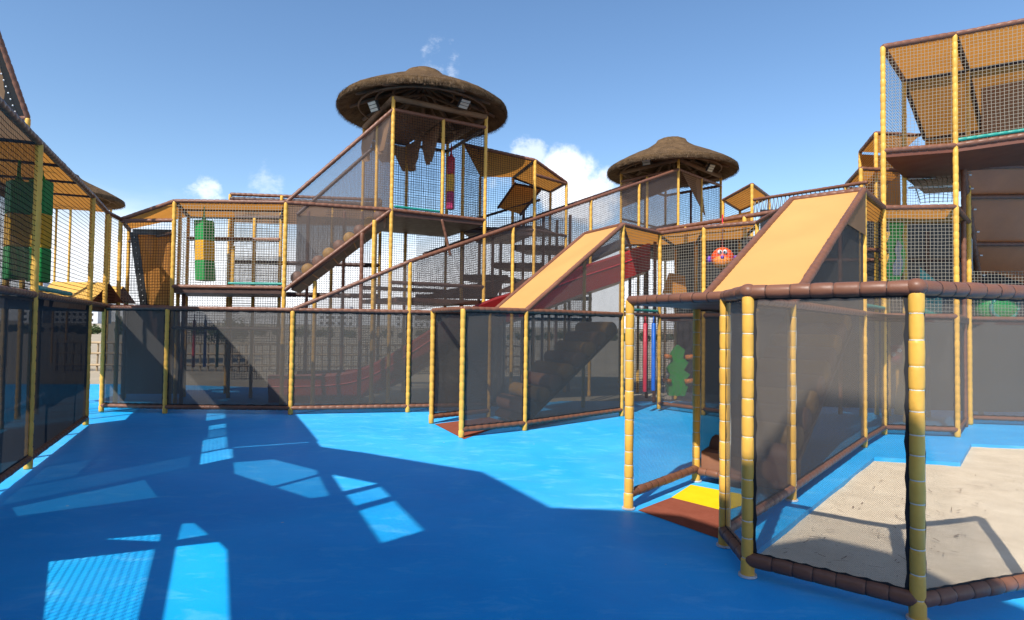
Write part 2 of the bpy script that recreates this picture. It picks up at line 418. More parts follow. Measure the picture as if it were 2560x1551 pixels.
# ---------------------------------------------------------------- floor and ground
def floor_mat():
    m, nt, N, L = base_nodes('blue_floor')
    out = N.new('ShaderNodeOutputMaterial'); p = N.new('ShaderNodeBsdfPrincipled'); tc = N.new('ShaderNodeTexCoord')
    def nz(s, d, r, vs_=(1, 1, 1)):
        mp = N.new('ShaderNodeMapping'); mp.inputs['Scale'].default_value = vs_; L.new(tc.outputs['Object'], mp.inputs[0])
        n = N.new('ShaderNodeTexNoise'); n.inputs['Scale'].default_value = s; n.inputs['Detail'].default_value = d; n.inputs['Roughness'].default_value = r
        n.inputs['Distortion'].default_value = .6
        L.new(mp.outputs[0], n.inputs['Vector']); return n.outputs['Fac']
    def mr(v, a, b, c, d):
        n = N.new('ShaderNodeMapRange'); L.new(v, n.inputs[0])
        for i, x in enumerate((a, b, c, d)): n.inputs[i + 1].default_value = x
        return n.outputs[0]
    a = nz(.7, 8, .68); b = nz(2.6, 6, .7, (1, 2.2, 1)); c = nz(38, 3, .6)
    mx = N.new('ShaderNodeMix'); mx.data_type = 'RGBA'; L.new(mr(a, .3, .72, 0, 1), mx.inputs[0])
    mx.inputs[6].default_value = (.001, .32, .74, 1); mx.inputs[7].default_value = (.002, .41, .84, 1)
    m2 = N.new('ShaderNodeMix'); m2.data_type = 'RGBA'; L.new(mr(b, .52, .76, 0, .55), m2.inputs[0])
    L.new(mx.outputs[2], m2.inputs[6]); m2.inputs[7].default_value = (.16, .54, .85, 1)          # scuffs, dust
    vo = N.new('ShaderNodeTexVoronoi'); vo.inputs['Scale'].default_value = 1.6; L.new(tc.outputs['Object'], vo.inputs['Vector'])
    m3 = N.new('ShaderNodeMix'); m3.data_type = 'RGBA'; L.new(mr(vo.outputs['Distance'], .024, .012, 0, .8), m3.inputs[0])
    L.new(m2.outputs[2], m3.inputs[6]); m3.inputs[7].default_value = (.45, .52, .55, 1)          # chips
    g = nz(210, 2, .5); e = nz(.22, 4, .6)
    hs = N.new('ShaderNodeHueSaturation'); L.new(m3.outputs[2], hs.inputs['Color'])
    ad = N.new('ShaderNodeMath'); ad.operation = 'MULTIPLY'; L.new(mr(g, .3, .7, .90, 1.08), ad.inputs[0]); L.new(mr(e, .3, .7, .88, 1.08), ad.inputs[1]); L.new(ad.outputs[0], hs.inputs['Value'])
    L.new(mr(e, .35, .7, 1.0, .93), hs.inputs['Saturation'])
    L.new(hs.outputs[0], p.inputs['Base Color'])
    L.new(mr(b, .3, .8, .42, .65), p.inputs['Roughness']); p.inputs['Specular IOR Level'].default_value = .12
    bp = N.new('ShaderNodeBump'); bp.inputs['Strength'].default_value = .12; bp.inputs['Distance'].default_value = .004
    L.new(c, bp.inputs['Height']); L.new(bp.outputs[0], p.inputs['Normal']); L.new(p.outputs[0], out.inputs[0]); MATS['blue_floor'] = m
floor_mat()
def sand_mat(name, c1, c2, scale=3.0):
    m, nt, N, L = base_nodes(name)
    out = N.new('ShaderNodeOutputMaterial'); p = N.new('ShaderNodeBsdfPrincipled'); tc = N.new('ShaderNodeTexCoord')
    n = N.new('ShaderNodeTexNoise'); n.inputs['Scale'].default_value = scale; n.inputs['Detail'].default_value = 9; n.inputs['Roughness'].default_value = .7; L.new(tc.outputs['Object'], n.inputs['Vector'])
    n2 = N.new('ShaderNodeTexNoise'); n2.inputs['Scale'].default_value = 90; n2.inputs['Detail'].default_value = 4; L.new(tc.outputs['Object'], n2.inputs['Vector'])
    cr = N.new('ShaderNodeMapRange'); cr.inputs[1].default_value = .32; cr.inputs[2].default_value = .68; L.new(n.outputs['Fac'], cr.inputs[0])
    mx = N.new('ShaderNodeMix'); mx.data_type = 'RGBA'; L.new(cr.outputs[0], mx.inputs[0]); mx.inputs[6].default_value = (*c1, 1); mx.inputs[7].default_value = (*c2, 1)
    L.new(mx.outputs[2], p.inputs['Base Color']); p.inputs['Roughness'].default_value = .95; p.inputs['Specular IOR Level'].default_value = .15
    b = N.new('ShaderNodeBump'); b.inputs['Strength'].default_value = .4; b.inputs['Distance'].default_value = .012
    ad = N.new('ShaderNodeMath'); ad.operation = 'ADD'; L.new(n.outputs['Fac'], ad.inputs[0]); L.new(n2.outputs['Fac'], ad.inputs[1])
    L.new(ad.outputs[0], b.inputs['Height']); L.new(b.outputs[0], p.inputs['Normal']); L.new(p.outputs[0], out.inputs[0]); MATS[name] = m
sand_mat('sand', (.62, .495, .345), (.78, .645, .465)); sand_mat('far_sand', (.30, .25, .18), (.42, .35, .25), .6)
sand_mat('mat_brown', (.21, .055, .030), (.27, .078, .046), 5); sand_mat('mat_yellow', (.72, .50, .005), (.80, .58, .01), 5)
sand_mat('foliage', (.04, .065, .025), (.09, .115, .05), 6)
def sheet(name, poly, z, mat, th=None): return mesh(name, [V(p, z) for p in poly], [tuple(range(len(poly)))], mat, th)
tag(sheet('ground', [(-2500, -2500), (2500, -2500), (2500, 2500), (-2500, 2500)], -.09, 'far_sand'), kind='structure')
sp = [gp(1885, 1400), gp(1898, 1372), gp(2186, 1143), gp(2401, 1157), gp(2428, 1110), gp(2600, 1117), V((9, 4.2), 0), lerp(NN, NR, 1.6) + Vector((0, .25, 0)), NN + Vector((.05, .22, 0))]
def sand_pit():
    pts = []
    for i, p in enumerate(sp):
        q = sp[(i + 1) % len(sp)]; n = max(1, int((q - p).length / .09))
        for k in range(n):
            v = lerp(p, q, k / n); w = .006 * noise.noise(v * 5) + .004 * noise.noise(v * 17); pts.append(Vector((v.x + w, v.y + w * .7)))
    pts.reverse()
    outer = [(-16, -9), (16, -9), (16, 12.2), (8, 12.2), (4, 12.9), (1.2, 12.7), (-.6, 11.7), (-3.3, 11.3), (-3.6, 14.2), (-9, 15), (-16, 14)]
    vs_ = [Vector(p) for p in outer] + pts
    rv, re, rf, ov, oe, of = delaunay_2d_cdt(vs_, [], [list(range(len(outer))), list(range(len(outer), len(vs_)))], 1, 1e-5)
    fs = [tuple(f) for f, o in zip(rf, of) if len(o) == 1 and o[0] == 0]; n = len(rv)
    edge = {(f[i], f[(i + 1) % len(f)]) for f in fs for i in range(len(f))}
    side = [(b_, a_, a_ + n, b_ + n) for a_, b_ in edge if (b_, a_) not in edge]
    tag(mesh('play_floor', [Vector((v.x, v.y, 0)) for v in rv] + [Vector((v.x, v.y, -.085)) for v in rv], fs + side, 'blue_floor'), kind='structure')
    g = .07; x0, x1, y0, y1 = 1.2, 9.4, 2.8, 10.2; nx, ny = int((x1 - x0) / g), int((y1 - y0) / g); V_, F_ = [], []
    for j in range(ny + 1):
        for i in range(nx + 1):
            v = Vector((x0 + i * g, y0 + j * g, 0)); V_.append(Vector((v.x, v.y, -.045 + .014 * noise.noise(v * 1.4) + .006 * noise.noise(v * 5) + .002 * noise.noise(v * 14))))
    for j in range(ny):
        for i in range(nx): q = j * (nx + 1) + i; F_.append((q, q + 1, q + nx + 2, q + nx + 1))
    tag(mesh('sand_pit', V_, F_, 'sand', smooth=True), kind='structure')
sand_pit()
tag(sheet('floor_mat', [gp(1086, 1061), gp(1160, 1099), gp(1275, 1058), gp(1222, 1044)], .004, 'mat_brown'), 'brown floor mat inside the small netted entrance under the narrow chute', 'mat')
tag(sheet('floor_mat', [gp(1595, 1277), gp(1808, 1352), gp(1812, 1279), gp(1678, 1245)], .004, 'mat_brown'), 'dark brown floor mat at the wide entrance beside the yellow mat', 'mat')
tag(sheet('floor_mat', [gp(1678, 1245), gp(1812, 1279), gp(1864, 1262), gp(1861, 1238), gp(1727, 1213)], .004, 'mat_yellow'), 'bright yellow floor mat in front of the brown entry step', 'mat')

# ---------------------------------------------------------------- low fences
def fence(th, pts, mat, posts=None, z0=ZB, z1=ZF, nets=None):
    for i, p in enumerate(pts):
        if posts is None or i in posts: post(th, p, .0, z1 - .02)
    for i in range(len(pts) - 1):
        p, q = pts[i], pts[i + 1]
        if nets is not None and i not in nets: continue
        rail(th, V(p, z1), V(q, z1)); rail(th, V(p, z0), V(q, z0))
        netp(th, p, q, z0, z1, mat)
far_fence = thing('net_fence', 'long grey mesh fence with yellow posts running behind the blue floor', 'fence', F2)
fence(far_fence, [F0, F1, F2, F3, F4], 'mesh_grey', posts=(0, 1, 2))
near_fence = thing('net_fence', 'nearest low mesh fence with thick yellow corner post around the sand', 'fence', NN)
RR = .044
fence(near_fence, [HC, HD, NN, NR], 'mesh_near', posts=(1, 2, 3))
RR = .039
for p in (HD, NN): ball(near_fence, 'joint_pad', V(p, ZF + .005), (.055, .055, .048), 'brown')
right_fence = thing('net_fence', 'grey mesh fence with yellow posts zigzagging behind the sand', 'fence', K2)
K6 = gp(2640, 1068)
fence(right_fence, [K2, K3, K4, K5, K6], 'mesh_mid', posts=(3,))
mid_fence = thing('net_fence', 'grey mesh fence below the orange ball module, beside the hanging poles', 'fence', I0)
IE = gp(1850, 1052)
fence(mid_fence, [I0, I1, IE], 'mesh_light', posts=())

# ---------------------------------------------------------------- left play frame
dl = (L1 - L2).normalized(); nl = Vector((dl.y, -dl.x, 0))
if nl.x > 0: nl = -nl                          # towards the back of the left frame
ZL = 3.43
def LW(s, z, off=0.0): p = L1 + dl * s + nl * off; return Vector((p.x, p.y, z))
left = thing('play_bay', 'tall shaded play frame with black netting and orange roof along the side', 'play bay', L1)
LS = [0.0, -(L1 - L2).length]                 # s of the uprights
Lm1, Lm2 = L1 + dl * 1.6, L1 + dl * 3.2
DEP = 1.0
for p in (L1, L2, Lm1): post(left, p, 0, ZL)
for s in (1.6, 0.0, -1.5, LS[1]): post(left, LW(s, 0, DEP), 0, ZL)
Lb2 = L2 + nl * DEP; Lb1 = L1 + nl * DEP; Lbm = Lm1 + nl * DEP
for z, w in ((ZL, .0), (1.82, .0)):
    rail(left, V(Lm1, z), V(L1, z)); rail(left, V(L1, z), V(L2, z)); rail(left, V(L2, z), V(F0, z))
    rail(left, V(Lbm, z), V(Lb2, z))
for p, q in ((Lm1, L1), (L1, L2)):
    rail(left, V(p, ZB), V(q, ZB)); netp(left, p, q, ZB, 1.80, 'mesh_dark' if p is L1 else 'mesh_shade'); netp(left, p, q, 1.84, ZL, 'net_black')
netp(left, L2, F0, 1.84, ZL, 'net_black')
F0b = F0 + nl * DEP * .9
netp(left, Lbm, Lb1, 1.84, ZL, 'net_black'); netp(left, Lb1, Lb2, 1.84, ZL, 'net_black'); netp(left, Lb2, F0b, 1.84, ZL, 'net_black')
post(left, F0, 0, ZL); post(left, F0b, 0, ZL)
C0 = xy(302, 548, 11.0)
for t0_, t1_ in ((2.5, 1.66), (1.6, 0), (0, -1.0), (-1.0, -2.0), (-2.0, LS[1])):  # first strip is out of view, added to stop stray sun on the floor
    a, b = LW(t0_, ZL), LW(t1_, ZL); c, d = LW(t1_, ZL, DEP), LW(t0_, ZL, DEP)
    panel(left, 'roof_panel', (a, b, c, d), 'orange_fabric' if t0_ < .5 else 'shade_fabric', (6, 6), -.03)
    rail(left, b, c, 'dark_brown', .03, 'cross_bar')
panel(left, 'roof_panel', (V(L2, ZL), V(F0, ZL), V(F0b, ZL), V(Lb2, ZL)), 'orange_fabric', (6, 6), -.03)
slab(left, 'deck', [LW(-.02, 1.8), LW(LS[1], 1.8), V(F0, 1.8), V(F0b, 1.8), LW(LS[1], 1.8, DEP), LW(-.02, 1.8, DEP)], .09, 'dark_brown')
panel(left, 'wall_panel', (LW(1.6, 1.84, DEP - .05), LW(-.15, 1.84, DEP - .05), LW(-.15, 2.93, DEP - .05), LW(1.6, 2.93, DEP - .05)), 'shade_fabric', (4, 4))
panel(left, 'partition_net', (LW(0, 1.86, .03), LW(0, 1.86, DEP), LW(0, ZL - .03, DEP), LW(0, ZL - .03, .03)), 'mesh_brown', (6, 6), 0, 2, .02)
rail(left, LW(-.1, 1.90), LW(-1.7, 1.90), 'teal', .028, 'deck_pad')
# solid low back wall added to block sun, open for light at the floor
panel(left, 'wall_panel', (LW(0, .12, DEP), LW(LS[1] + .1, .12, DEP), LW(LS[1] + .1, 1.05, DEP), LW(0, 1.05, DEP)), 'brown_panel', (4, 4))
# unseen wing added beside the viewer: outline and openings shaped to shade the floor
def shade_wall():
    outer = [(1.62, .16), (10.6, .16), (10.6, 6.8), (9.85, 6.85), (9.35, 7.1), (8.84, 6.95), (8.4, 6.25), (7.6, 6.1), (7.05, 5.7), (6.34, 5.05), (4.92, 5.0), (2.83, 3.9), (1.98, 3.4), (1.62, 3.4)]
    A = [(3.62, .95), (5.2, 1.25), (5.6, 1.69), (4.07, 1.67)]; B = [(4.14, 1.79), (5.9, 1.80), (6.2, 2.19), (4.59, 2.19), (4.36, 2.13)]
    A2 = [(3.45, 1.24), (3.94, 1.69), (3.75, 1.68)]; B2 = [(3.62, 1.8), (4.0, 1.79), (4.12, 2.05), (3.72, 1.93)]
    Cc = [(4.74, 3.33), (5.55, 3.32), (5.67, 3.76), (4.81, 3.76)]; C2 = [(4.23, 3.32), (4.6, 3.33), (4.68, 3.76), (4.31, 3.76)]
    C3 = [(3.37, 3.33), (4.09, 3.32), (4.2, 3.76)]; C4 = [(1.75, 2.27), (2.37, 2.27), (3.99, 2.96), (4.1, 3.18), (3.09, 3.22), (1.75, 2.62)]
    E_ = [(1.75, .30), (2.1, .42), (2.6, 1.56), (1.75, 1.36)]
    holes = [A, B, A2, B2, Cc, C2, C3, C4, E_]
    vs_, fs = [], []
    for lp in [outer] + holes:
        o = len(vs_); vs_ += [Vector(p) for p in lp]; fs.append(list(range(o, o + len(lp))))
    rv, re, rf, ov, oe, of = delaunay_2d_cdt(vs_, [], fs, 1, 1e-5)
    keep = [f for f, src in zip(rf, of) if len(src) == 1 and src[0] == 0]
    verts = [LW(v.x, v.y) for v in rv]
    n = len(verts); bk = [v + nl * .03 for v in verts]
    edge = {}
    for f in keep:
        for i in range(len(f)): edge[(f[i], f[(i + 1) % len(f)])] = 1
    side = [(a, b, b + n, a + n) for (a, b) in edge if (b, a) not in edge]
    mesh('wall_panel', verts + bk, [tuple(f) for f in keep] + [tuple(i + n for i in reversed(f)) for f in keep] + side, 'brown_panel', left)
    for lp, m in ((A, 'net_black'), (A2, 'net_black'), (Cc, 'net_black'), (C2, 'net_black'), (B2, 'mesh_light'), (C4, 'mesh_mid'), (E_, 'mesh_grey')):
        v = [LW(s, z, .015) for s, z in lp]
        mesh('net_panel', v, [tuple(range(len(v)))], m, left, uvs=[(s, z) for s, z in lp])
    for s, z in ((3.25, 4.0), (6.4, 5.0), (8.0, 6.1), (10.5, 6.5)): post(left, L1 + dl * s - nl * .06, 0, z)
    o2 = [o for o in outer[2:]]
    for a, b in zip(o2[:-1], o2[1:]):
        if (Vector(a) - Vector(b)).length > .3: rail(left, LW(a[0], a[1]), LW(b[0], b[1]))
    rail(left, LW(1.6, .12), LW(10.6, .12))
shade_wall()
# steep chute cover rising behind the left frame
S0, S1 = at(70, 296, 9.4), at(-60, -70, 8.6)
steep = thing('chute_cover', 'steep brown chute cover with riveted edge rising above the shaded frame', 'chute', V(S0, 0))
sv = Vector((-1.7, .2, 0))
rail(steep, S0, S1); rail(steep, S0 + sv, S1 + sv); rail(steep, S0, S0 + sv)
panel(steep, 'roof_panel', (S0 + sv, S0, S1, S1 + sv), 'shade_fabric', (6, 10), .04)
e = (S1 - S0).normalized(); wdir = sv.normalized()
panel(steep, 'edge_strip', (S0 + wdir * .30 - Vector((0, .012, 0)), S0 + wdir * .04 - Vector((0, .012, 0)), S1 + wdir * .04 - Vector((0, .012, 0)), S1 + wdir * .30 - Vector((0, .012, 0))), 'black', (2, 10))
for k in range(1, 22):
    p = S0 + (S1 - S0) * (k / 22) + wdir * .16 - Vector((0, .03, 0)); ball(steep, 'rivet', p, .012, 'white_paint', 8, 6)
for q in (S0, S0 + sv, S1, S1 + sv): post(steep, (q.x, q.y), 0, q.z)

# ---------------------------------------------------------------- corner frame with slanted orange panel
M0, M1 = xy(434, 600, 10.9), xy(713, 600, 10.9)
ZM = onpost(M0, 503); ZMD = 2.20
corner = thing('play_bay', 'low corner frame with slanted orange riveted panel between two netted frames', 'play bay', C0)
post(corner, C0, 0, ZL); C1 = xy(322, 600, 12.2); post(corner, C1, 0, ZL)
rail(corner, V(F0, ZL), V(C0, ZL)); rail(corner, V(C0, ZL), V(M0, ZM)); rail(corner, V(C0, ZL - .03), V(M0, ZL - .02)); rail(corner, V(C0, ZL), V(C1, ZL), 'dark_brown')
M0b = xy(470, 600, 12.5)
panel(corner, 'roof_panel', (V(C0, ZL + .01), V(M0, ZM), V(M0b, ZM), V(C1, ZL)), 'orange_fabric', (8, 6), -.02)
netp(corner, F0, C0, 1.84, ZL, 'net_black'); netp(corner, C0, M0, 1.84, ZL, 'net_black')
netp(corner, C1, M0b, 1.84, ZL, 'net_black')
rail(corner, V(F0, 1.82), V(C0, 1.82)); rail(corner, V(C0, 1.82), V(M0, 1.82))
Q = [at(366, 766, 11.5), at(431, 766, 11.2), at(431, 583, 11.2), at(340, 581, 11.5)]
panel(corner, 'slanted_panel', Q, 'orange_fabric', (6, 8), .02)
e0, e1 = Q[0] + Vector((-.02, -.02, 0)), Q[3] + Vector((-.02, -.02, 0))
panel(corner, 'edge_strip', (e0 + Vector((-.09, 0, 0)), e0 + Vector((.07, -.01, 0)), e1 + Vector((.07, -.01, 0)), e1 + Vector((-.09, 0, 0))), 'black', (1, 8))
panel(corner, 'edge_strip', (e1 + Vector((-.02, -.012, -.05)), Q[2] + Vector((0, -.03, -.05)), Q[2] + Vector((0, -.03, .06)), e1 + Vector((-.02, -.012, .06))), 'black', (6, 1))
for k in range(1, 14): ball(corner, 'rivet', lerp(e0, e1, k / 14) + Vector((0, -.02, 0)), .009, 'white_paint', 8, 6)
rail(corner, V(M0, ZL - .25), V(C1, ZL - .25), 'dark_brown', .03, 'cross_bar')

# ---------------------------------------------------------------- bag module (netted bay with the green hanging bag)
bag_bay = thing('play_bay', 'netted bay on yellow posts with orange roof and a green bag inside', 'play bay', M0)
M1b = xy(702, 600, 12.5); Mm = xy(571, 600, 10.9); Mmb = xy(580, 600, 12.5)
for p in (M0, M1): post(bag_bay, p, 0, ZM)
for p in (M0b, M1b): post(bag_bay, p, 0, ZM)
post(bag_bay, Mmb, 0, ZM); post(bag_bay, xy(636, 600, 12.5), 0, ZM)
post(bag_bay, xy(584, 600, 11.6), ZMD, 3.05); post(bag_bay, xy(449, 600, 11.5), 0, ZM)
for a, b in ((M0, M1),):
    rail(bag_bay, V(a, ZM), V(b, ZM)); rail(bag_bay, V(a, ZMD), V(b, ZMD)); rail(bag_bay, V(a, ZMD - .75), V(b, ZMD - .75), 'dark_brown', .03)
rail(bag_bay, V(M0b, ZM), V(M1b, ZM), 'dark_brown'); rail(bag_bay, V(M0b, ZMD), V(M1b, ZMD), 'dark_brown')
rail(bag_bay, V(M0, ZM), V(M0b, ZM), 'dark_brown'); rail(bag_bay, V(M1, ZM), V(M1b, ZM), 'dark_brown'); rail(bag_bay, V(M0, ZMD), V(M0b, ZMD), 'dark_brown')
Mx, Mxb = lerp(M0, M0b, .5), lerp(M1, M1b, .5)
rail(bag_bay, V(Mx, ZM), V(Mxb, ZM), 'dark_brown', .03, 'cross_bar')
rail(bag_bay, V(M0b, 3.3), V(M1b, 3.3), 'brown', .05)
panel(bag_bay, 'roof_panel', (V(M0, ZM), V(M1, ZM), V(Mxb, ZM), V(Mx, ZM)), 'orange_fabric', (10, 4), -.03)
panel(bag_bay, 'roof_panel', (V(Mx, ZM), lerp(V(Mx, ZM), V(Mxb, ZM), .5), lerp(V(M0b, ZM), V(M1b, ZM), .5), V(M0b, ZM)), 'orange_fabric', (6, 4), -.03)
slab(bag_bay, 'deck', [V(M0, ZMD - .03), V(M1, ZMD - .03), V(M1b, ZMD - .03), V(M0b, ZMD - .03)], .08, 'dark_brown')
netp(bag_bay, M0, M1, ZMD, ZM, 'net_cord'); netp(bag_bay, M0, M0b, ZMD, ZM, 'net_black'); netp(bag_bay, M0b, M1b, ZMD, ZM, 'net_black')
netp(bag_bay, M0b, M1b, 1.1, ZMD - .1, 'net_black'); netp(bag_bay, Mmb, M1b, ZMD, 2.95, 'mesh_light')
rail(bag_bay, V(Mm, ZMD + .07) + Vector((.02, -.0, 0)), V(M1, ZMD + .07), 'teal', .026, 'deck_pad')
panel(bag_bay, 'wall_panel', (at(312, 985, 11.9).xyz, at(450, 985, 11.5), at(450, 775, 11.5), at(312, 775, 11.9)), 'dark_brown', (4, 4))
post(bag_bay, xy(309, 900, 11.8), 0, 2.0, 'brown'); post(bag_bay, xy(455, 900, 11.4), 0, 2.1, 'brown')
# higher rail and bay behind
back_bay = thing('play_bay', 'raised brown rail bay just above and behind the bag bay roof', 'play bay', M1b)
B0, B1 = xy(573, 600, 13.2), xy(950, 600, 13.6); ZBk = onpost(B0, 486)
for p in (B0, xy(702, 600, 13.3), B1, xy(830, 600, 13.5)): post(back_bay, p, 0, ZBk)
rail(back_bay, V(B0, ZBk), V(B1, ZBk)); rail(back_bay, V(B0, ZBk - .1), V(B1, ZBk - .1), 'dark_brown', .05)
panel(back_bay, 'wall_panel', (V(B0, ZBk - .62), V(B1, ZBk - .62), V(B1, ZBk - .1), V(B0, ZBk - .1)), 'shade_fabric', (8, 2))
for z in (2.9, 2.2): rail(back_bay, V(B0, z), V(B1, z), 'dark_brown', .05)
netp(back_bay, B0, B1, .3, ZBk - .1, 'net_black')
for x in (770, 860, 905): post(back_bay, xy(x, 600, 12.9), 0, ZBk - .4, 'brown')

# ---------------------------------------------------------------- thatched towers
def thatch_mat():
    m, nt, N, L = base_nodes('thatch')
    out = N.new('ShaderNodeOutputMaterial'); p = N.new('ShaderNodeBsdfPrincipled'); tc = N.new('ShaderNodeTexCoord')
    n = N.new('ShaderNodeTexNoise'); n.inputs['Scale'].default_value = 5; n.inputs['Detail'].default_value = 8; n.inputs['Roughness'].default_value = .7; L.new(tc.outputs['Object'], n.inputs['Vector'])
    n2 = N.new('ShaderNodeTexNoise'); n2.inputs['Scale'].default_value = 70; n2.inputs['Detail'].default_value = 5; L.new(tc.outputs['Object'], n2.inputs['Vector'])
    mm = N.new('ShaderNodeMath'); mm.operation = 'MULTIPLY_ADD'; L.new(n2.outputs['Fac'], mm.inputs[0]); mm.inputs[1].default_value = .7; L.new(n.outputs['Fac'], mm.inputs[2])
    cr = N.new('ShaderNodeMapRange'); cr.inputs[1].default_value = .6; cr.inputs[2].default_value = 1.1; L.new(mm.outputs[0], cr.inputs[0])
    mx = N.new('ShaderNodeMix'); mx.data_type = 'RGBA'; L.new(cr.outputs[0], mx.inputs[0]); mx.inputs[6].default_value = (.045, .026, .013, 1); mx.inputs[7].default_value = (.20, .122, .06, 1)
    L.new(mx.outputs[2], p.inputs['Base Color']); p.inputs['Roughness'].default_value = .95; p.inputs['Specular IOR Level'].default_value = .1
    b = N.new('ShaderNodeBump'); b.inputs['Strength'].default_value = .9; b.inputs['Distance'].default_value = .03; L.new(n2.outputs['Fac'], b.inputs['Height'])
    L.new(b.outputs[0], p.inputs['Normal']); L.new(p.outputs[0], out.inputs[0]); MATS['thatch'] = m
thatch_mat()
def straw_mat():
    m, nt, N, L = base_nodes('straw'); out = N.new('ShaderNodeOutputMaterial'); p = N.new('ShaderNodeBsdfPrincipled'); g = N.new('ShaderNodeNewGeometry')
    mx = N.new('ShaderNodeMix'); mx.data_type = 'RGBA'; L.new(g.outputs['Random Per Island'], mx.inputs[0]); mx.inputs[6].default_value = (.05, .03, .016, 1); mx.inputs[7].default_value = (.235, .15, .08, 1)
    L.new(mx.outputs[2], p.inputs['Base Color']); p.inputs['Roughness'].default_value = .8; L.new(p.outputs[0], out.inputs[0]); MATS['straw'] = m
straw_mat()
def thatch_roof(label, c, ze, rad, hz, corners, zb, seed, lights):
    th = thing('thatched_roof', label, 'thatched roof', V(c, ze), 'round thatched roofs on the towers')
    prof = [(0, hz), (.16, hz - .01), (.30, hz - .04), (.40, hz - .09), (.44, hz - .16), (.53, hz - .23), (.75, .60), (1.05, .46), (1.35, .31), (1.58, .19), (1.73, .10), (1.77, .07), (1.785, .02), (1.775, -.04), (1.74, -.06),
            (1.50, .05), (1.2, .2), (.8, .38), (.4, .55), (0, .70)]
    k = rad / 1.755; ns = 72; vs_, fs = [], []
    for i, (r, z) in enumerate(prof):
        for j in range(ns):
            a = 2 * math.pi * j / ns
            q = Vector((math.cos(a) * r * k, math.sin(a) * r * k, z))
            w = noise.noise(q * 3.1 + Vector((seed, 0, 0))) * .012 + noise.noise(q * 14 + Vector((seed, 0, 0))) * .007
            q += Vector((math.cos(a) * w, math.sin(a) * w, w * .8)); vs_.append(Vector((c.x, c.y, ze)) + q)
    for i in range(len(prof) - 1):
        for j in range(ns):
            j2 = (j + 1) % ns; fs.append((i * ns + j, (i + 1) * ns + j, (i + 1) * ns + j2, i * ns + j2))
    mesh('thatch', vs_, fs, 'thatch', th, smooth=True)
    # loose straw over the skin and along the eave
    rnd = random.Random(seed); sv_, sf = [], []
    def straw(p, d, l, w):
        u, v = frame_of(d); n = len(sv_); d = d.normalized()
        sv_.extend([p + u * w, p - u * w, p + d * l]); sf.append((n, n + 1, n + 2))
    for _ in range(15000):
        a = rnd.uniform(0, 2 * math.pi); t = rnd.random()
        i = rnd.choices(range(3, 14), weights=(1, 1, 1, 2, 3, 4, 5, 5, 5, 6, 5))[0]
        r0, z0 = prof[i]; r1, z1 = prof[i + 1]; r_, z_ = (r0 + (r1 - r0) * t) * k, z0 + (z1 - z0) * t
        o = Vector((math.cos(a), math.sin(a), 0)); p = V(c, ze) + o * r_ + Vector((0, 0, z_))
        tl = (o * (r1 - r0 if r1 > r0 else .02) + Vector((0, 0, z1 - z0))).normalized()
        d = tl + o * rnd.uniform(.0, .22) + Vector((rnd.uniform(-.18, .18), rnd.uniform(-.18, .18), rnd.uniform(-.05, .12)))
        straw(p, d, rnd.uniform(.03, .09), rnd.uniform(.002, .0045))
    o = mesh('straw', sv_, sf, 'straw', th); o['kind'] = 'stuff'
    # timber underneath: ring beams on the four uprights, rafters, battens, king post
    cs = [V(q, zb) for q in corners]
    for i in range(4): tube(th, 'ring_beam', [cs[i], cs[(i + 1) % 4]], .055, 'wood')
    apex = V(c, ze + .62)
    for i in range(12):
        a = 2 * math.pi * (i + .3) / 12; o = Vector((math.cos(a), math.sin(a), 0))
        tube(th, 'rafter', [apex + o * .05, V(c, ze + .04) + o * (rad - .22)], [.035, .05], 'wood', 8)
    for rr, zz in ((1.35, .03), (1.0, .20), (.65, .37)):
        pts = [V(c, ze + zz) + Vector((math.cos(t * math.pi / 16), math.sin(t * math.pi / 16), 0)) * rr * k for t in range(33)]
        tube(th, 'batten', pts, .022, 'wood', 6)
    for i in range(4): tube(th, 'brace', [V(corners[i], zb - .02), V(c, ze + .42)], .03, 'wood', 6)
    for (p, aim, nl_) in lights:
        p = Vector(p); z = Vector(aim).normalized(); x = Vector((0, 0, 1)).cross(z).normalized(); y = z.cross(x)
        m = Matrix((x, y, z)).transposed()
        fl = box(th, 'floodlight', p, (.24, .21, .05), 'lamp_grey', m, .008)
        for q in range(3):
            box(fl, 'lens', p + y * (.066 * (q - 1)) + z * .028, (.20, .052, .012), 'lamp_lens', m)
        tube(fl, 'bracket', [p - z * .02, p - z * .12 + Vector((0, 0, .08))], .012, 'lamp_grey', 6)
    return th

T0 = xy(981, 400, 11.5); T2 = xy(1214, 400, 12.5); T1 = lerp(T0, T2, .52)
ed = (T2 - T0); ep = Vector((-ed.y, ed.x, 0)); T3, T4 = T0 + ep, T2 + ep
ZT, ZTD = onpost(T0, 274), onpost(T0, 525)
tower = thing('play_tower', 'tall netted play tower on yellow posts under the biggest thatched roof', 'tower', T0)
for p in (T0, T2, T3, T4): post(tower, p, 0, onpost(T0, 243) if p is not T2 else onpost(T0, 243))
post(tower, T1, ZTD, ZT); T01b = lerp(T3, T4, .5); post(tower, T01b, 0, ZT); post(tower, lerp(T0, T3, .5), 0, ZT)
for z in (ZT, ZTD):
    for a, b in ((T0, T1), (T1, T2), (T2, T4), (T4, T3), (T3, T0)): rail(tower, V(a, z), V(b, z), 'brown' if (a is T0 or a is T1) else 'dark_brown')
slab(tower, 'deck', [V(T0, ZTD - .03), V(T2, ZTD - .03), V(T4, ZTD - .03), V(T3, ZTD - .03)], .08, 'dark_brown')
netp(tower, T0, T1, ZTD, ZT, 'net_black'); netp(tower, T1, T2, ZTD, ZT, 'net_black'); netp(tower, T2, T4, ZTD, ZT, 'net_black'); netp(tower, T3, T4, ZTD, ZT, 'net_black'); netp(tower, T0, T3, ZTD, ZT, 'mesh_light')
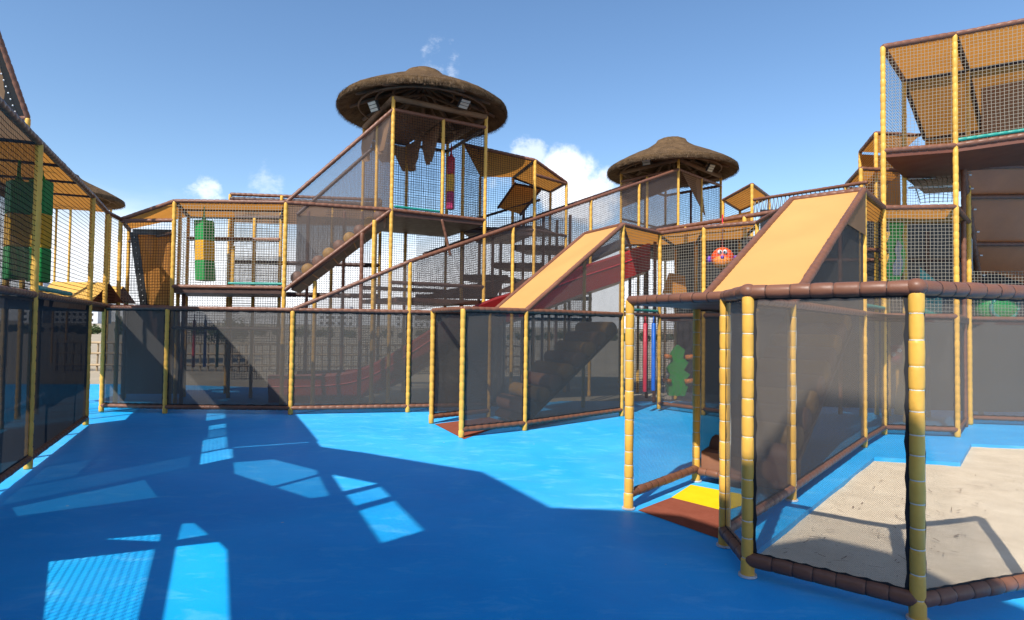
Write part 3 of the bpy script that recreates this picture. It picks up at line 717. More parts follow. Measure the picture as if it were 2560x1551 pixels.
rail(tower, V(lerp(T0, T1, .05), ZTD + .07), V(lerp(T0, T1, .95), ZTD + .07), 'teal', .026, 'deck_pad')
panel(tower, 'roof_panel', (V(T0, ZT), V(T1, ZT), lerp(V(T3, ZT), V(T4, ZT), .5), V(T3, ZT)), 'shade_fabric', (6, 6), -.03)
def fringe(th, a, b, drop, seed, mat='shade_fabric'):
    """broad hanging fabric leaves with blunt tips"""
    rnd = random.Random(seed); a, b = Vector(a), Vector(b); n = 2; nr = Vector((-(b - a).y, (b - a).x, 0)).normalized()
    for i in range(n):
        t0, t1 = i / n, (i + 1.12) / n; d = drop * rnd.uniform(.7, 1.05); vs_, fs = [], []
        for j, (hh, w) in enumerate(((0, 1), (.35, .95), (.6, .74), (.85, .5), (1.0, .34))):
            for k in range(5):
                u = t0 + (t1 - t0) * (.5 + (k / 4 - .5) * w) + .03 * hh
                vs_.append(lerp(a, b, u) - Vector((0, 0, d * hh)) + nr * (.05 * math.sin(k * 1.6 + i) * (hh + .3) + .03 * i))
        for j in range(4):
            for k in range(4): q = j * 5 + k; fs.append((q, q + 1, q + 6, q + 5))
        mesh('fabric_leaf', vs_, fs, mat, th, smooth=True)
fringe(tower, V(lerp(T0, T3, .1), ZT - .05), V(lerp(T0, T3, .95), ZT - .05), .78, 4); fringe(tower, V(lerp(T1, T01b, .1), ZT - .05), V(lerp(T1, T01b, .9), ZT - .05), .8, 9)
fringe(tower, V(lerp(T3, T4, .08), ZT - .05), V(lerp(T3, T4, .62), ZT - .05), .6, 14)
rail(tower, V(T0, ZTD - 1.4), V(T2, ZTD - 1.4), 'dark_brown', .04); rail(tower, V(T3, ZTD - 1.4), V(T4, ZTD - 1.4), 'dark_brown', .05)
rail(tower, V(lerp(T0, T2, .62), ZTD - .8), V(T1, ZTD - .08), 'brown', .03, 'brace')
for a, b in ((T3, T4), (T2, T4)): netp(tower, a, b, .4, ZTD - .1, 'net_black')
slab(tower, 'deck', [V(T0, 2.1) + Vector((.1, .3, 0)), V(T2, 2.1) + Vector((0, .3, 0)), V(T4, 2.1), V(T3, 2.1)], .09, 'dark_brown')
TC = (T0 + T2 + T3 + T4) / 4
zc = onpost(T0, 243) - .02
thatch_roof('largest round thatched roof with dark timber underside in the middle', TC, 6.15, 1.78, .93, (T0, T2, T4, T3), zc, 3,
            [(at(935, 266, 11.75), (-.55, -.75, -.55), 0), (at(1160, 259, 12.0), (.5, -.6, -.85), 0)])
U0, U2, U1 = xy(1696, 450, 15.5), xy(1802, 450, 17.2), xy(1553, 450, 16.9); U3 = U1 + U2 - U0
ZU, ZUD = onpost(U0, 424), 3.75
tower2 = thing('play_tower', 'distant grey netted tower under the smaller thatched roof', 'tower', U0)
for p in (U0, U1, U2, U3): post(tower2, p, 0, onpost(U0, 399))
for a, b in ((U0, U2), (U0, U1), (U2, U3), (U1, U3)):
    rail(tower2, V(a, ZU), V(b, ZU)); rail(tower2, V(a, ZUD), V(b, ZUD)); post(tower2, lerp(a, b, .52), 0, ZU, 'yellow' if a is U0 else 'brown')
netp(tower2, U0, U2, ZUD, ZU, 'net_black'); netp(tower2, U0, U1, ZUD, ZU, 'mesh_light'); netp(tower2, U2, U3, ZUD, ZU, 'net_black'); netp(tower2, U1, U3, ZUD, ZU, 'net_black')
panel(tower2, 'roof_panel', (V(U0, ZU), V(lerp(U0, U2, .5), ZU), V(U1, ZU - .75), V(U1, ZU)), 'shade_fabric', (4, 4))
panel(tower2, 'wall_panel', (V(lerp(U0, U2, .06), ZU - .02), V(lerp(U0, U2, .62), ZU - 1.05), V(lerp(U0, U2, .5), ZU - .05), V(lerp(U0, U2, .3), ZU - .03)), 'shade_fabric', (4, 4))
for z in (ZU - 1.05, ZU - 1.35): rail(tower2, V(U1, z), V(U3, z), 'dark_brown', .03); rail(tower2, V(U2, z), V(U3, z), 'dark_brown', .03)
slab(tower2, 'deck', [V(U0, ZUD - .03), V(U2, ZUD - .03), V(U3, ZUD - .03), V(U1, ZUD - .03)], .08, 'dark_brown')
U_C = (U0 + U1 + U2 + U3) / 4; UC = xy(1678, 400, 16.8)
thatch_roof('smaller thatched roof farther back, to the side of the white cloud', UC, 5.96, 1.75, .97, (U0, U2, U3, U1), onpost(U0, 399), 11,
            [(at(1616, 403, 15.7), (-.5, -.8, -.55), 0), (at(1776, 420, 15.9), (.5, -.7, -.6), 0)])
V_C = xy(160, 480, 21.0)
vt = thatch_roof('thatched roof peeping out behind the shaded orange-roofed frame', V_C, 5.85, 1.78, .95, [V_C + Vector(q) for q in ((-1, -1, 0), (1, -1, 0), (1, 1, 0), (-1, 1, 0))], 5.7, 21, [])
tower3 = thing('play_tower', 'far tower posts under the thatched roof behind the shaded frame', 'tower', V_C)
for q in ((-1, -1, 0), (1, -1, 0), (1, 1, 0), (-1, 1, 0)): post(tower3, V_C + Vector(q), 0, 5.68)

# ---------------------------------------------------------------- covered roller chute between bag bay and tower
def roller_row(th, a, b, width, n, r, first=0):
    a, b, width = Vector(a), Vector(b), Vector(width)
    for i in range(n):
        p = lerp(a, b, (i + .5) / n); m = 'roller_brown' if (i + first) % 2 == 0 else 'roller_tan'
        e0_, e1_ = p + width * .03, p + width * .97; d = width.normalized()
        tube(th, 'foam_roller', [e0_, e0_ + d * .02, e1_ - d * .02, e1_], [r * .9, r, r, r * .9], m, 16)
    dn = Vector((0, 0, -r * .8))
    slab(th, 'base_board', [a + dn, b + dn, b + dn + width, a + dn + width], .06, 'dark_brown')
chute1 = thing('covered_chute', 'netted sloping chute climbing from the bag bay to the big tower', 'chute', M1)
CW = Vector((-.25, 1.25, 0))
rail(chute1, V(M1, ZM), V(T0, ZT)); rail(chute1, V(M1, ZM), V(T0, ZTD)); rail(chute1, V(M1, ZMD - .05), V(T0, ZTD))
for s in (.0,): rail(chute1, V(M1, ZM) + CW, V(T0, ZT) + CW, 'dark_brown')
panel(chute1, 'net_panel', (V(M1, ZM), V(T0, ZTD), V(T0, ZT), V(M1, ZM + .01)), 'mesh_light', (10, 10))
panel(chute1, 'net_panel', (V(M1, ZMD), V(T0, ZTD - .02), V(T0, ZTD), V(M1, ZM)), 'mesh_light', (10, 10))
panel(chute1, 'net_panel', (V(M1, ZM) + CW, V(T0, ZTD) + CW, V(T0, ZT) + CW, V(M1, ZM + .01) + CW), 'mesh_light', (10, 10))
panel(chute1, 'net_panel', (V(M1, ZMD) + CW, V(T0, ZTD - .02) + CW, V(T0, ZTD) + CW, V(M1, ZM) + CW), 'mesh_grey', (10, 10))
st1 = thing('roller_stairs', 'brown and tan foam roller steps inside the chute up to the big tower', 'stairs', V(M1, ZMD))
roller_row(st1, V(M1, ZMD + .12) + Vector((.1, .08, 0)), V(T0, ZTD - .02) + Vector((-.15, .08, 0)), CW * .85, 9, .12)
for x, yb, m in ((790, 0, 'yellow'), (905, 0, 'brown'), (935, 0, 'yellow')):
    p = xy(x, 600, 11.2); post(chute1, p, 0, 2.35 + (x - 790) * .008, m)

# side bay of the big tower
side = thing('play_bay', 'open orange-roofed bay stepping down beside the big tower', 'play bay', T2)
D0, D1, D2, D3 = xy(1157, 450, 13.4), xy(1337, 450, 13.6), xy(1416, 480, 14.4), xy(1283, 450, 15.2)
zD = onpost(D1, 401); zD2 = onpost(D2, 457); zDD = 3.75
for p, z in ((D0, onpost(D0, 361)), (D1, zD), (D2, zD2), (D3, zD), (xy(1376, 500, 15.4), zD2), (xy(1200, 500, 15.2), zD)): post(side, p, 0, z)
rail(side, V(D0, onpost(D0, 361)), V(D1, zD)); rail(side, V(D1, zD), V(D2, zD2)); rail(side, V(D1, zD), V(D3, zD), 'dark_brown'); rail(side, V(D0, zDD), V(D1, zDD), 'dark_brown'); rail(side, V(D1, zDD), V(D2, zDD), 'dark_brown')
D4 = xy(1376, 500, 15.4); rail(side, V(D2, zD2), V(D4, zD2)); rail(side, V(D1, zD2 - .02), V(D2, zD2 - .03)); rail(side, V(D3, zD), V(D4, zD2), 'dark_brown')
panel(side, 'roof_panel', (V(D0, onpost(D0, 361)), V(D1, zD), V(D3, zD), V(xy(1200, 500, 15.2), zD)), 'orange_fabric', (8, 6), -.03)
panel(side, 'roof_panel', (V(D1, zD), V(D2, zD2), V(D4, zD2), V(D3, zD)), 'orange_fabric', (8, 6), -.02)
panel(side, 'slanted_panel', (at(1247, 520, 13.9), at(1301, 536, 13.7), at(1350, 474, 14.6), at(1288, 462, 14.9)), 'orange_fabric', (6, 6), .02)
rail(side, at(1301, 538, 13.68), at(1352, 474, 14.6), 'dark_brown', .03, 'cross_bar'); rail(side, at(1245, 520, 13.9), at(1288, 458, 14.9), 'dark_brown', .03, 'cross_bar'); rail(side, at(1286, 460, 14.9), at(1352, 472, 14.6), 'dark_brown', .03, 'cross_bar')
rail(side, at(1190, 548, 13.6), at(1350, 500, 14.2), 'dark_brown', .03, 'cross_bar')
netp(side, D0, D1, zDD, onpost(D0, 361), 'net_black', z1b=zD); netp(side, D1, D2, zDD - 1.3, zD, 'net_black', z1b=zD2); netp(side, D3, D4, zDD, zD, 'net_black', z1b=zD2)
slab(side, 'deck', [V(D0, zDD - .03), V(D1, zDD - .03), V(D3, zDD - .03), V(xy(1200, 500, 15.2), zDD - .03)], .08, 'dark_brown')
# shelves of the climbing tower behind
shelf = thing('climbing_shelves', 'stack of dark step platforms on brown posts behind the sloping ramp', 'play bay', xy(1280, 700, 14))
for (x0, x1, y, d) in ((1150, 1270, 690, 14.2), (1232, 1358, 660, 14.4), (1284, 1425, 616, 14.6), (1284, 1362, 568, 14.8)):
    a, b = at(x0, y, d), at(x1, y, d); o = Vector((.35, .9, 0)); b.z = a.z; slab(shelf, 'step_platform', [a, b, b + o, a + o], .1, 'dark_brown')
    rail(shelf, a, b, 'dark_brown', .04)
for x, d in ((1157, 14.2), (1199, 14.6), (1232, 14.1), (1252, 14.9), (1308, 14.2), (1336, 14.9), (1358, 14.3), (1425, 14.6), (1392, 15.3)): post(shelf, xy(x, 600, d), 0, 4.3 if x > 1280 else 3.8, 'brown')
sa, sb = xy(1040, 700, 15.4), xy(1480, 700, 15.6)
netp(shelf, sa, sb, .3, 4.4, 'net_black'); rail(shelf, V(sa, 2.3), V(sb, 2.3), 'dark_brown', .05); rail(shelf, V(sa, 1.75), V(sb, 1.75), 'dark_brown', .05)
panel(shelf, 'slanted_panel', (at(1030, 745, 14), at(1240, 745, 14), at(1262, 700, 14.3), at(1180, 712, 14.3)), 'dark_brown', (4, 2))

# ---------------------------------------------------------------- sloping ramp from the fence to the far tower
ramp_ = thing('sloping_ramp', 'long sloping net ramp rising from the fence to the distant thatched tower', 'ramp', F3)
r0, r1 = V(F2, ZF), V(F3, onpost(F3, 654)); r4 = V(U0, ZU)
def rp(t): return lerp(r1, r4, t)
rail(ramp_, r0, r1)
ts = [0, .30, .587, .80, 1.0]
for a, b in zip(ts[:-1], ts[1:]): rail(ramp_, rp(a), rp(b))
for i, t in enumerate(ts[:-1]):
    p = rp(t); post(ramp_, (p.x, p.y), 0, p.z - .02)
panel(ramp_, 'net_panel', (V(F2, ZF), V(F3, ZF), r1, r0 + Vector((0, 0, .01))), 'mesh_light', (10, 8), 0, 3, .02)
for a, b in zip(ts[:-1], ts[1:]):
    p, q = rp(a), rp(b); dz = Vector((0, 0, 1.38)); lo = lambda v: Vector((v.x, v.y, max(ZF, v.z - 1.38)))
    panel(ramp_, 'net_panel', (lo(p), lo(q), q, p), 'mesh_light', (12, 8), 0, a * 9, .02)
off = Vector((-.6, 1.0, 0))
slab(ramp_, 'ramp_floor', [rp(.35) - dz + Vector((0, .02, 0)), rp(1) - dz + Vector((0, .02, 0)), rp(1) - dz + off, rp(.35) - dz + off], .07, 'dark_brown')
rail(ramp_, rp(.1) + off, rp(1) + off, 'dark_brown')
for a, b in ((.05, .3), (.3, .6), (.6, 1)):
    p, q = rp(a) + off, rp(b) + off; panel(ramp_, 'net_panel', (Vector((p.x, p.y, max(ZF, p.z - 1.38))), Vector((q.x, q.y, q.z - 1.38)), q, p), 'net_black', (6, 4))

# ---------------------------------------------------------------- narrow covered entrance chute (G) and its roller stairs
ent1 = thing('entrance_chute', 'narrow entrance cage with sloping orange-yellow chute roof on the blue floor', 'chute', G1)
ZG = onpost(G3, 562)
for p in (G0, G1, G2): post(ent1, p, 0, ZF)
post(ent1, G0b, 0, ZF); post(ent1, G3, 0, ZG)
rail(ent1, V(G0, ZF), V(G1, ZF)); rail(ent1, V(G1, ZF), V(G2, ZF)); rail(ent1, V(G2, ZF), V(G3, ZF)); rail(ent1, V(G0, ZF), V(G0b, ZF))
rail(ent1, V(G1, ZB), V(G2, ZB)); rail(ent1, V(G2, ZB), V(G3, ZB)); rail(ent1, V(G0, ZB), V(G0b, ZB))
netp(ent1, G1, G2, ZB, ZF, 'mesh_grey'); netp(ent1, G2, G3, ZB, ZF, 'mesh_grey'); netp(ent1, G0, G0b, ZB, ZF, 'mesh_grey')
G2b, G3t = G2 + OFFG * .95, V(G3b, ZG)
rail(ent1, V(G2, ZF), V(G3, ZG)); rail(ent1, V(G2b, ZF), G3t); rail(ent1, G3t, V(G3, ZG)); post(ent1, G3b, 0, ZG)
a, b = V(G2, ZF), V(G3, ZG); c_, d_ = G3t, V(G2b, ZF)
panel(ent1, 'chute_roof', (lerp(a, d_, .04), lerp(b, c_, .04), lerp(b, c_, .96), lerp(a, d_, .96)), 'chute_fabric', (24, 12), .02, 5, .012)
panel(ent1, 'net_panel', (V(G2, ZF), V(G3, ZF), V(G3, ZG), V(G2, ZF + .01)), 'mesh_mid', (8, 8))
panel(ent1, 'net_panel', (V(G2b, ZF), V(G3b, ZF), V(G3b, ZG), V(G2b, ZF + .01)), 'mesh_light', (8, 8))
st2 = thing('roller_stairs', 'tan and brown foam roller steps climbing inside the narrow entrance chute', 'stairs', G2)
ga = lerp(G2, G3, .02); gb = lerp(G2, G3, .97)
roller_row(st2, V(ga, .22) + OFFG * .04, V(gb, 1.62) + OFFG * .04, OFFG * .85, 8, .125)

# ---------------------------------------------------------------- wide entrance chute (H)
ent2 = thing('entrance_chute', 'wide entrance cage with big orange-yellow sloping roof beside the sand', 'chute', HA)
ZH = onpost(K2, 476)
post(ent2, HA, 0, ZF); post(ent2, HB, 0, ZF); post(ent2, HC, 0, ZF); post(ent2, K1, 0, ZF); post(ent2, K2, 0, ZH); post(ent2, K2b, 0, ZH)
rail(ent2, V(HA, ZF), V(HC, ZF)); rail(ent2, V(HA, ZF), V(HB, ZF)); rail(ent2, V(HC, ZF), V(K1, ZF)); rail(ent2, V(K1, ZF), V(K2, ZF)); rail(ent2, V(HB, ZF), V(K1, ZF), 'brown')
rail(ent2, V(HA, ZB + .02), V(HB, ZB + .02)); rail(ent2, V(HC, ZB), V(K1, ZB)); rail(ent2, V(K1, ZB), V(K2, ZB)); rail(ent2, V(HB, ZB), V(K1, ZB))
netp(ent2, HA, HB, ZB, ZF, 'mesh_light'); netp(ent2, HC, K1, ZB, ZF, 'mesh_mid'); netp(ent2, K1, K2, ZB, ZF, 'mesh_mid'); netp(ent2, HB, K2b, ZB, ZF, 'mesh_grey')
slab(ent2, 'roof_board', [V(HA, ZF + .01), V(HB, ZF + .01), V(K1, ZF + .01), V(HC, ZF + .01)], .05, 'brown_panel')
rail(ent2, V(K1, ZF), V(K2, ZH), r=.045); rail(ent2, V(HB, ZF), V(K2b, ZH), r=.045); rail(ent2, V(K2, ZH), V(K2b, ZH), r=.045)
a, b, c_, d_ = V(K1, ZF), V(K2, ZH), V(K2b, ZH), V(HB, ZF)
panel(ent2, 'chute_roof', (lerp(a, d_, .03), lerp(b, c_, .03), lerp(b, c_, .97), lerp(a, d_, .97)), 'chute_fabric', (24, 12), .02, 5, .012)
panel(ent2, 'net_panel', (V(K1, ZF), V(K2, ZF), V(K2, ZH), V(K1, ZF + .01)), 'mesh_grey', (8, 8)); panel(ent2, 'net_panel', (V(HB, ZF), V(K2b, ZF), V(K2b, ZH), V(HB, ZF + .01)), 'mesh_light', (8, 8))
q0 = lerp(V(K1, ZF), V(K2, ZH), .60)
bpz = ZH - .62
panel(ent2, 'side_panel', (Vector((q0.x, q0.y, bpz)) + Vector((.02, -.02, 0)), V(K2, bpz) + Vector((.02, -.02, 0)), V(K2, ZH - .02) + Vector((.02, -.02, 0)), q0 + Vector((.02, -.02, .0))), 'shade_fabric', (6, 4))
st3 = thing('roller_stairs', 'brown vinyl step with foam rollers behind the yellow floor mat', 'stairs', HB)
wv = (K1 - HB)
roller_row(st3, V(HB, .24) + OFFH * -.04 + (K2b - HB) * .05, V(K2b, 1.75) - (K2b - HB) * .05, wv * .9, 10, .13)
slab(st3, 'step_base', [V(HB, .30) + wv * .03 + (K2b - HB) * .02, V(K1, .30) - wv * .03 + (K2b - HB) * .02, V(K1, .34) - wv * .03 + (K2b - HB) * .12, V(HB, .34) + wv * .03 + (K2b - HB) * .12], .22, 'roller_brown')

# ---------------------------------------------------------------- middle netted bay (orange ball bay)
bay = thing('play_bay', 'netted bay with orange roof sheets and a grinning orange ball inside', 'play bay', I0)
ZI = 3.40
post(bay, I0, 0, ZI); post(bay, I1, 0, ZI); post(bay, I2, 0, ZI)
KB = K2b
for a, b in ((G3, I0), (I0, I1), (I1, I2)):
    rail(bay, V(a, ZG if a is G3 else ZI), V(b, ZI)); rail(bay, V(a, 1.80), V(b, 1.80)); netp(bay, a, b, 1.84, ZI, 'net_cord')
rail(bay, V(I2, ZI), V(KB, ZI))
J0, J1, J2, J3 = xy(1575, 700, 13.2), xy(1690, 700, 13.2), xy(1740, 700, 12.6), xy(1850, 700, 12.2)
J4 = xy(1935, 700, 11.8)
for p, m in ((J0, 'brown'), (J1, 'yellow'), (J2, 'yellow'), (J3, 'yellow'), (J4, 'brown'), (xy(1637, 700, 12.6), 'brown'), (xy(1618, 700, 13.4), 'brown')): post(bay, p, 0, ZI, m)
panel(bay, 'roof_panel', (V(G3, ZG), V(I0, ZI), V(J1, ZI), V(J0, ZI)), 'orange_fabric', (6, 6), -.03)
panel(bay, 'roof_panel', (V(I0, ZI), V(I1, ZI), V(J2, ZI), V(J1, ZI)), 'orange_fabric', (6, 6), -.03)
panel(bay, 'roof_panel', (V(I1, ZI), V(I2, ZI), V(J3, ZI), V(J2, ZI)), 'orange_fabric', (6, 6), -.03)
for a, b in ((G3, J0), (I0, J1), (I1, J2), (I2, J3)): rail(bay, V(a, ZI - .05), V(b, ZI - .05), 'dark_brown', .03, 'cross_bar')
for a, b in ((J0, J1), (J1, J2), (J2, J3), (J3, J4)):
    rail(bay, V(a, ZI), V(b, ZI), 'dark_brown', .035); netp(bay, a, b, .2, ZI, 'net_black' if a is J0 else 'mesh_dark')
slab(bay, 'deck', [V(I0, 1.79), V(I1, 1.79), V(I2, 1.79), V(J3, 1.79), V(J2, 1.79), V(J1, 1.79)], .09, 'dark_brown')
rail(bay, V(lerp(G3, I0, .06), 1.88), V(lerp(G3, I0, .95), 1.88), 'teal', .028, 'deck_pad')
panel(bay, 'inner_panel', (at(1655, 735, 12.4), at(1718, 735, 12.2), at(1712, 690, 12.2), at(1672, 682, 12.4)), 'orange_fabric', (4, 4))
# parallel rails above the bay
tr = thing('guard_rail', 'pair of brown padded rails running over the orange ball bay', 'rail', V(I0, ZI))
p0, p1 = at(1642, 577, 12.0), at(1972, 524, 10.2)
rail(tr, p0, p1)
for t in (.25, .7): q = lerp(p0, p1, t); post(tr, (q.x, q.y), 3.2, q.z + .01)

# small roofed bay and rope bridge on the skyline
sky_bay = thing('play_bay', 'small orange-roofed lookout bay behind the rope bridge', 'play bay', xy(1880, 500, 14))
Y0, Y1, Y2, Y3 = xy(1880, 500, 13.5), xy(1808, 500, 15.2), xy(1923, 500, 14.8), xy(1850, 500, 16.5)
zy = onpost(Y0, 461)
for p in (Y0, Y1, Y2, Y3, xy(1873, 520, 14.2), xy(1846, 520, 15)): post(sky_bay, p, 0, zy - (.0 if p in (Y0, Y1, Y2, Y3) else .5))
for a, b in ((Y0, Y1), (Y0, Y2), (Y1, Y3), (Y2, Y3)): rail(sky_bay, V(a, zy), V(b, zy)); rail(sky_bay, V(a, zy - 1.3), V(b, zy - 1.3))
panel(sky_bay, 'roof_panel', (V(Y0, zy), V(Y2, zy), V(Y3, zy), V(Y1, zy)), 'orange_fabric', (5, 5), -.03)
panel(sky_bay, 'slanted_panel', (V(Y1, zy - 1.2), V(Y0, zy - 1.2), V(Y0, zy - .6), V(Y1, zy - .45)), 'orange_fabric', (5, 5)); netp(sky_bay, Y0, Y1, zy - 1.3, zy, 'net_black')
bridge = thing('rope_bridge', 'rope net bridge with laced brown rails above the wide chute', 'bridge', xy(1960, 520, 13))
b0, b1 = at(1884, 500, 13.2), at(2168, 456, 10.6)
rail(bridge, b0, b1, r=.035); b0d, b1d = b0 - Vector((0, 0, .36)), b1 - Vector((0, 0, .26)); rail(bridge, b0d, b1d, r=.035)
panel(bridge, 'rope_net', (b0d - Vector((0, 0, .5)), b1d - Vector((0, 0, .5)), b1d, b0d), 'rope_net', (10, 4))
for k in range(26):
    a, b = lerp(b0d, b1d, k / 26), lerp(b0, b1, (k + .5) / 26); c = lerp(b0d, b1d, (k + 1) / 26)
    tube(bridge, 'lacing', [a, b, c], .009, 'cord', 6)
panel(bridge, 'rope_net', (b0d + Vector((0, 1.2, -.45)), b1d + Vector((0, 1.2, -.45)), b1d + Vector((0, .02, -.5)), b0d + Vector((0, .02, -.5))), 'rope_net', (10, 4))

# ---------------------------------------------------------------- right tower
rt_ = thing('play_tower', 'tall yellow-posted tower with netted upper room and no thatch', 'tower', K3)
ZR, ZRD = onpost(K3, 118), onpost(K3, 378)
ED = Vector((1.12, 1.22, 0)); K3b, K4b = K3 + ED, K4 + ED; KE = K4 + Vector((1.25, -.55, 0)); KEb = KE + ED; ED2 = Vector((1.15, 1.15, -.62))
RZ = [(K3, ZR, ZRD), (K3b, ZR, ZRD), (K4, onpost(K4, 86), onpost(K4, 364)), (KE, onpost(KE, 30), onpost(KE, 322))]
RZ += [(K4b, RZ[2][1], RZ[2][2]), (KEb, RZ[3][1], RZ[3][2])]
def RT(p, dz=0): return V(p, next(t for q, t, d in RZ if q is p) + dz)
def RD(p, dz=0): return V(p, next(d for q, t, d in RZ if q is p) + dz)
for p in (K3, K4, K3b, K4b, KE, KEb): post(rt_, p, 0, RT(p).z)
for F_ in (RT, RD):
    for a, b in ((K3, K4), (K4, KE), (K3, K3b), (K4, K4b), (K3b, K4b), (K4b, KEb)): rail(rt_, F_(a), F_(b), 'brown' if a in (K3,) or b is KE else 'dark_brown', .042)
rail(rt_, V(K3, 3.43), V(K4, 3.43)); rail(rt_, V(K4, 3.43), V(K4b, 3.43)); rail(rt_, V(K2, ZH), V(K3, ZH - .02))
for a, b, c, d in ((K3, K4, K4b, K3b), (K4, KE, KEb, K4b)):
    panel(rt_, 'roof_panel', (RT(a), RT(b), RT(c), RT(d)), 'orange_fabric', (6, 4), -.02); panel(rt_, 'roof_panel', (RT(d, -.03), RT(c, -.03), RT(c, -.03) + ED2, RT(d, -.03) + ED2), 'orange_fabric', (6, 4), -.02)
    rail(rt_, RT(d, -.03) + ED2, RT(c, -.03) + ED2, 'dark_brown', .035, 'cross_bar'); rail(rt_, RT(d, -.03), RT(d, -.03) + ED2, 'dark_brown', .035, 'cross_bar')
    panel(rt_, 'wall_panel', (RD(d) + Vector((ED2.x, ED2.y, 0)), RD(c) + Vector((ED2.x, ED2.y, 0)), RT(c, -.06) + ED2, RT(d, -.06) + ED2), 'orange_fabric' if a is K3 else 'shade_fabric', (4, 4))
    slab(rt_, 'deck', [RD(d, -.02), RD(c, -.02), RD(c, -.02) + Vector((ED2.x, ED2.y, 0)), RD(d, -.02) + Vector((ED2.x, ED2.y, 0))], .08, 'brown_panel'); slab(rt_, 'deck', [RD(a, -.02), RD(b, -.02), RD(c, -.02), RD(d, -.02)], .08, 'brown_panel')
    panel(rt_, 'net_panel', (RD(a), RD(b), RT(b), RT(a)), 'net_cord', (14, 10), 0, 4, .02)
netp(rt_, K3, K3b, ZRD, ZR, 'net_black')
panel(rt_, 'wall_panel', (RD(K4b, .05) + Vector((.15, -.1, 0)), RD(KEb, .05) + Vector((-.1, -.1, 0)), RT(KEb, -.35) + Vector((-.1, -.1, 0)), RT(K4b, -.35) + Vector((.15, -.1, 0))), 'shade_fabric', (6, 6))
rail(rt_, RD(K4, .08) + Vector((.03, -.0, 0)), RD(KE, .08), 'teal', .03, 'deck_pad')
# its lower room
netp(rt_, K3, K4, 1.84, 3.40, 'net_cord'); netp(rt_, K2, K3, 1.84, 3.40, 'net_black')
panel(rt_, 'roof_panel', (V(K3, 3.41), V(K4, 3.41), V(K4b, 3.41), V(K3b, 3.41)), 'orange_fabric', (6, 6), -.02)
panel(rt_, 'roof_panel', (V(K2, 3.41), V(K3, 3.41), V(K3b, 3.41), V(K2 + Vector((-.2, 1.6, 0)), 3.41)), 'orange_fabric', (6, 6), -.02)
slab(rt_, 'deck', [V(K2, 1.79), V(K3, 1.79), V(K4, 1.79), V(K4b, 1.79), V(K3b, 1.79)], .09, 'dark_brown')
rail(rt_, V(K2, 1.9), V(K3, 1.9), 'teal', .026, 'deck_pad')
kb0, kb1 = K3 + Vector((-.8, 2.6, 0)), K4b + Vector((1.2, .9, 0))
kb2 = kb1 + Vector((5, .6, 0)); netp(rt_, kb0, kb1, .1, 3.9, 'mesh_dark'); netp(rt_, kb1, kb2, .1, 3.4, 'mesh_dark'); slab(rt_, 'deck', [V(K5, 1.78), V(K6, 1.78), V(kb2, 1.78), V(kb1, 1.78), V(K4b, 1.78)], .09, 'dark_brown')  # dark sheets behind, added to stand for the shaded interior
for t in (.2, .4, .6, .8): post(rt_, lerp(kb1, kb2, t) - Vector((0, .2, 0)), 0, 3.4, 'brown')
netp(rt_, K5, K6, 1.84, 2.6, 'net_cord')
for t, m in ((.1, 'yellow'), (.32, 'brown'), (.52, 'yellow'), (.68, 'brown'), (.85, 'brown')): p = lerp(kb0, kb1, t) - Vector((0, .25, 0)); post(rt_, p, 0, 3.4, m)
rail(rt_, V(kb0, 2.9), V(kb1, 2.9), 'brown', .04); rail(rt_, V(kb0, 2.3), V(kb1, 2.3), 'dark_brown', .05)
panel(rt_, 'inner_panel', (V(lerp(K3, K3b, .7), 1.85) + Vector((.55, .3, 0)), V(lerp(K3, K3b, .7), 1.85) + Vector((1.0, .4, 0)), V(lerp(K3, K3b, .7), 2.35) + Vector((1.0, .4, 0)), V(lerp(K3, K3b, .7), 2.65) + Vector((.55, .3, 0))), 'teal', (3, 3))
# smaller stepped frames left of the tower
stp = thing('play_bay', 'low stepped netted frames tucked against the tall yellow tower', 'play bay', xy(2190, 400, 11))
for (xa, xb, yt, d) in ((2190, 2300, 333, 11.2), (2152, 2260, 422, 11.0)):
    p, q = xy(xa, 400, d), xy(xb, 400, d + .1); z = onpost(p, yt); o = Vector((.4, 1.2, 0))
    for w in (p, p + o): post(stp, w, 0, z)
    rail(stp, V(p, z), V(q, z)); rail(stp, V(p, z), V(p + o, z)); rail(stp, V(p, z - 1.5), V(q, z - 1.5)); netp(stp, p, q, z - 1.5, z, 'net_cord'); netp(stp, p, p + o, z - 1.5, z, 'net_black')
    panel(stp, 'roof_panel', (V(p, z), V(q, z), V(q + o, z), V(p + o, z)), 'orange_fabric', (4, 4)); panel(stp, 'wall_panel', (V(p + o, z - 1.4), V(q + o, z - 1.4), V(q + o, z - .05), V(p + o, z - .05)), 'orange_fabric', (4, 4))
# cargo net between tower levels
cn = thing('cargo_net', 'sagging tan rope cargo net slung between two tower levels', 'net', V(K3b, 3.6))
panel(cn, 'rope_net', (at(2270, 448, 10.3), at(2395, 440, 10.4), at(2392, 505, 9.6), at(2296, 510, 9.6)), 'rope_net', (10, 8), -.08, 3, .05)
tube(cn, 'edge_rope', [at(2270, 448, 10.3), at(2395, 440, 10.4)], .02, 'cord'); tube(cn, 'edge_rope', [at(2272, 470, 10.0), at(2395, 465, 10.0)], .02, 'cord')
rail(cn, at(2300, 446, 10.35), at(2395, 438, 10.45), 'green', .03, 'edge_pad')
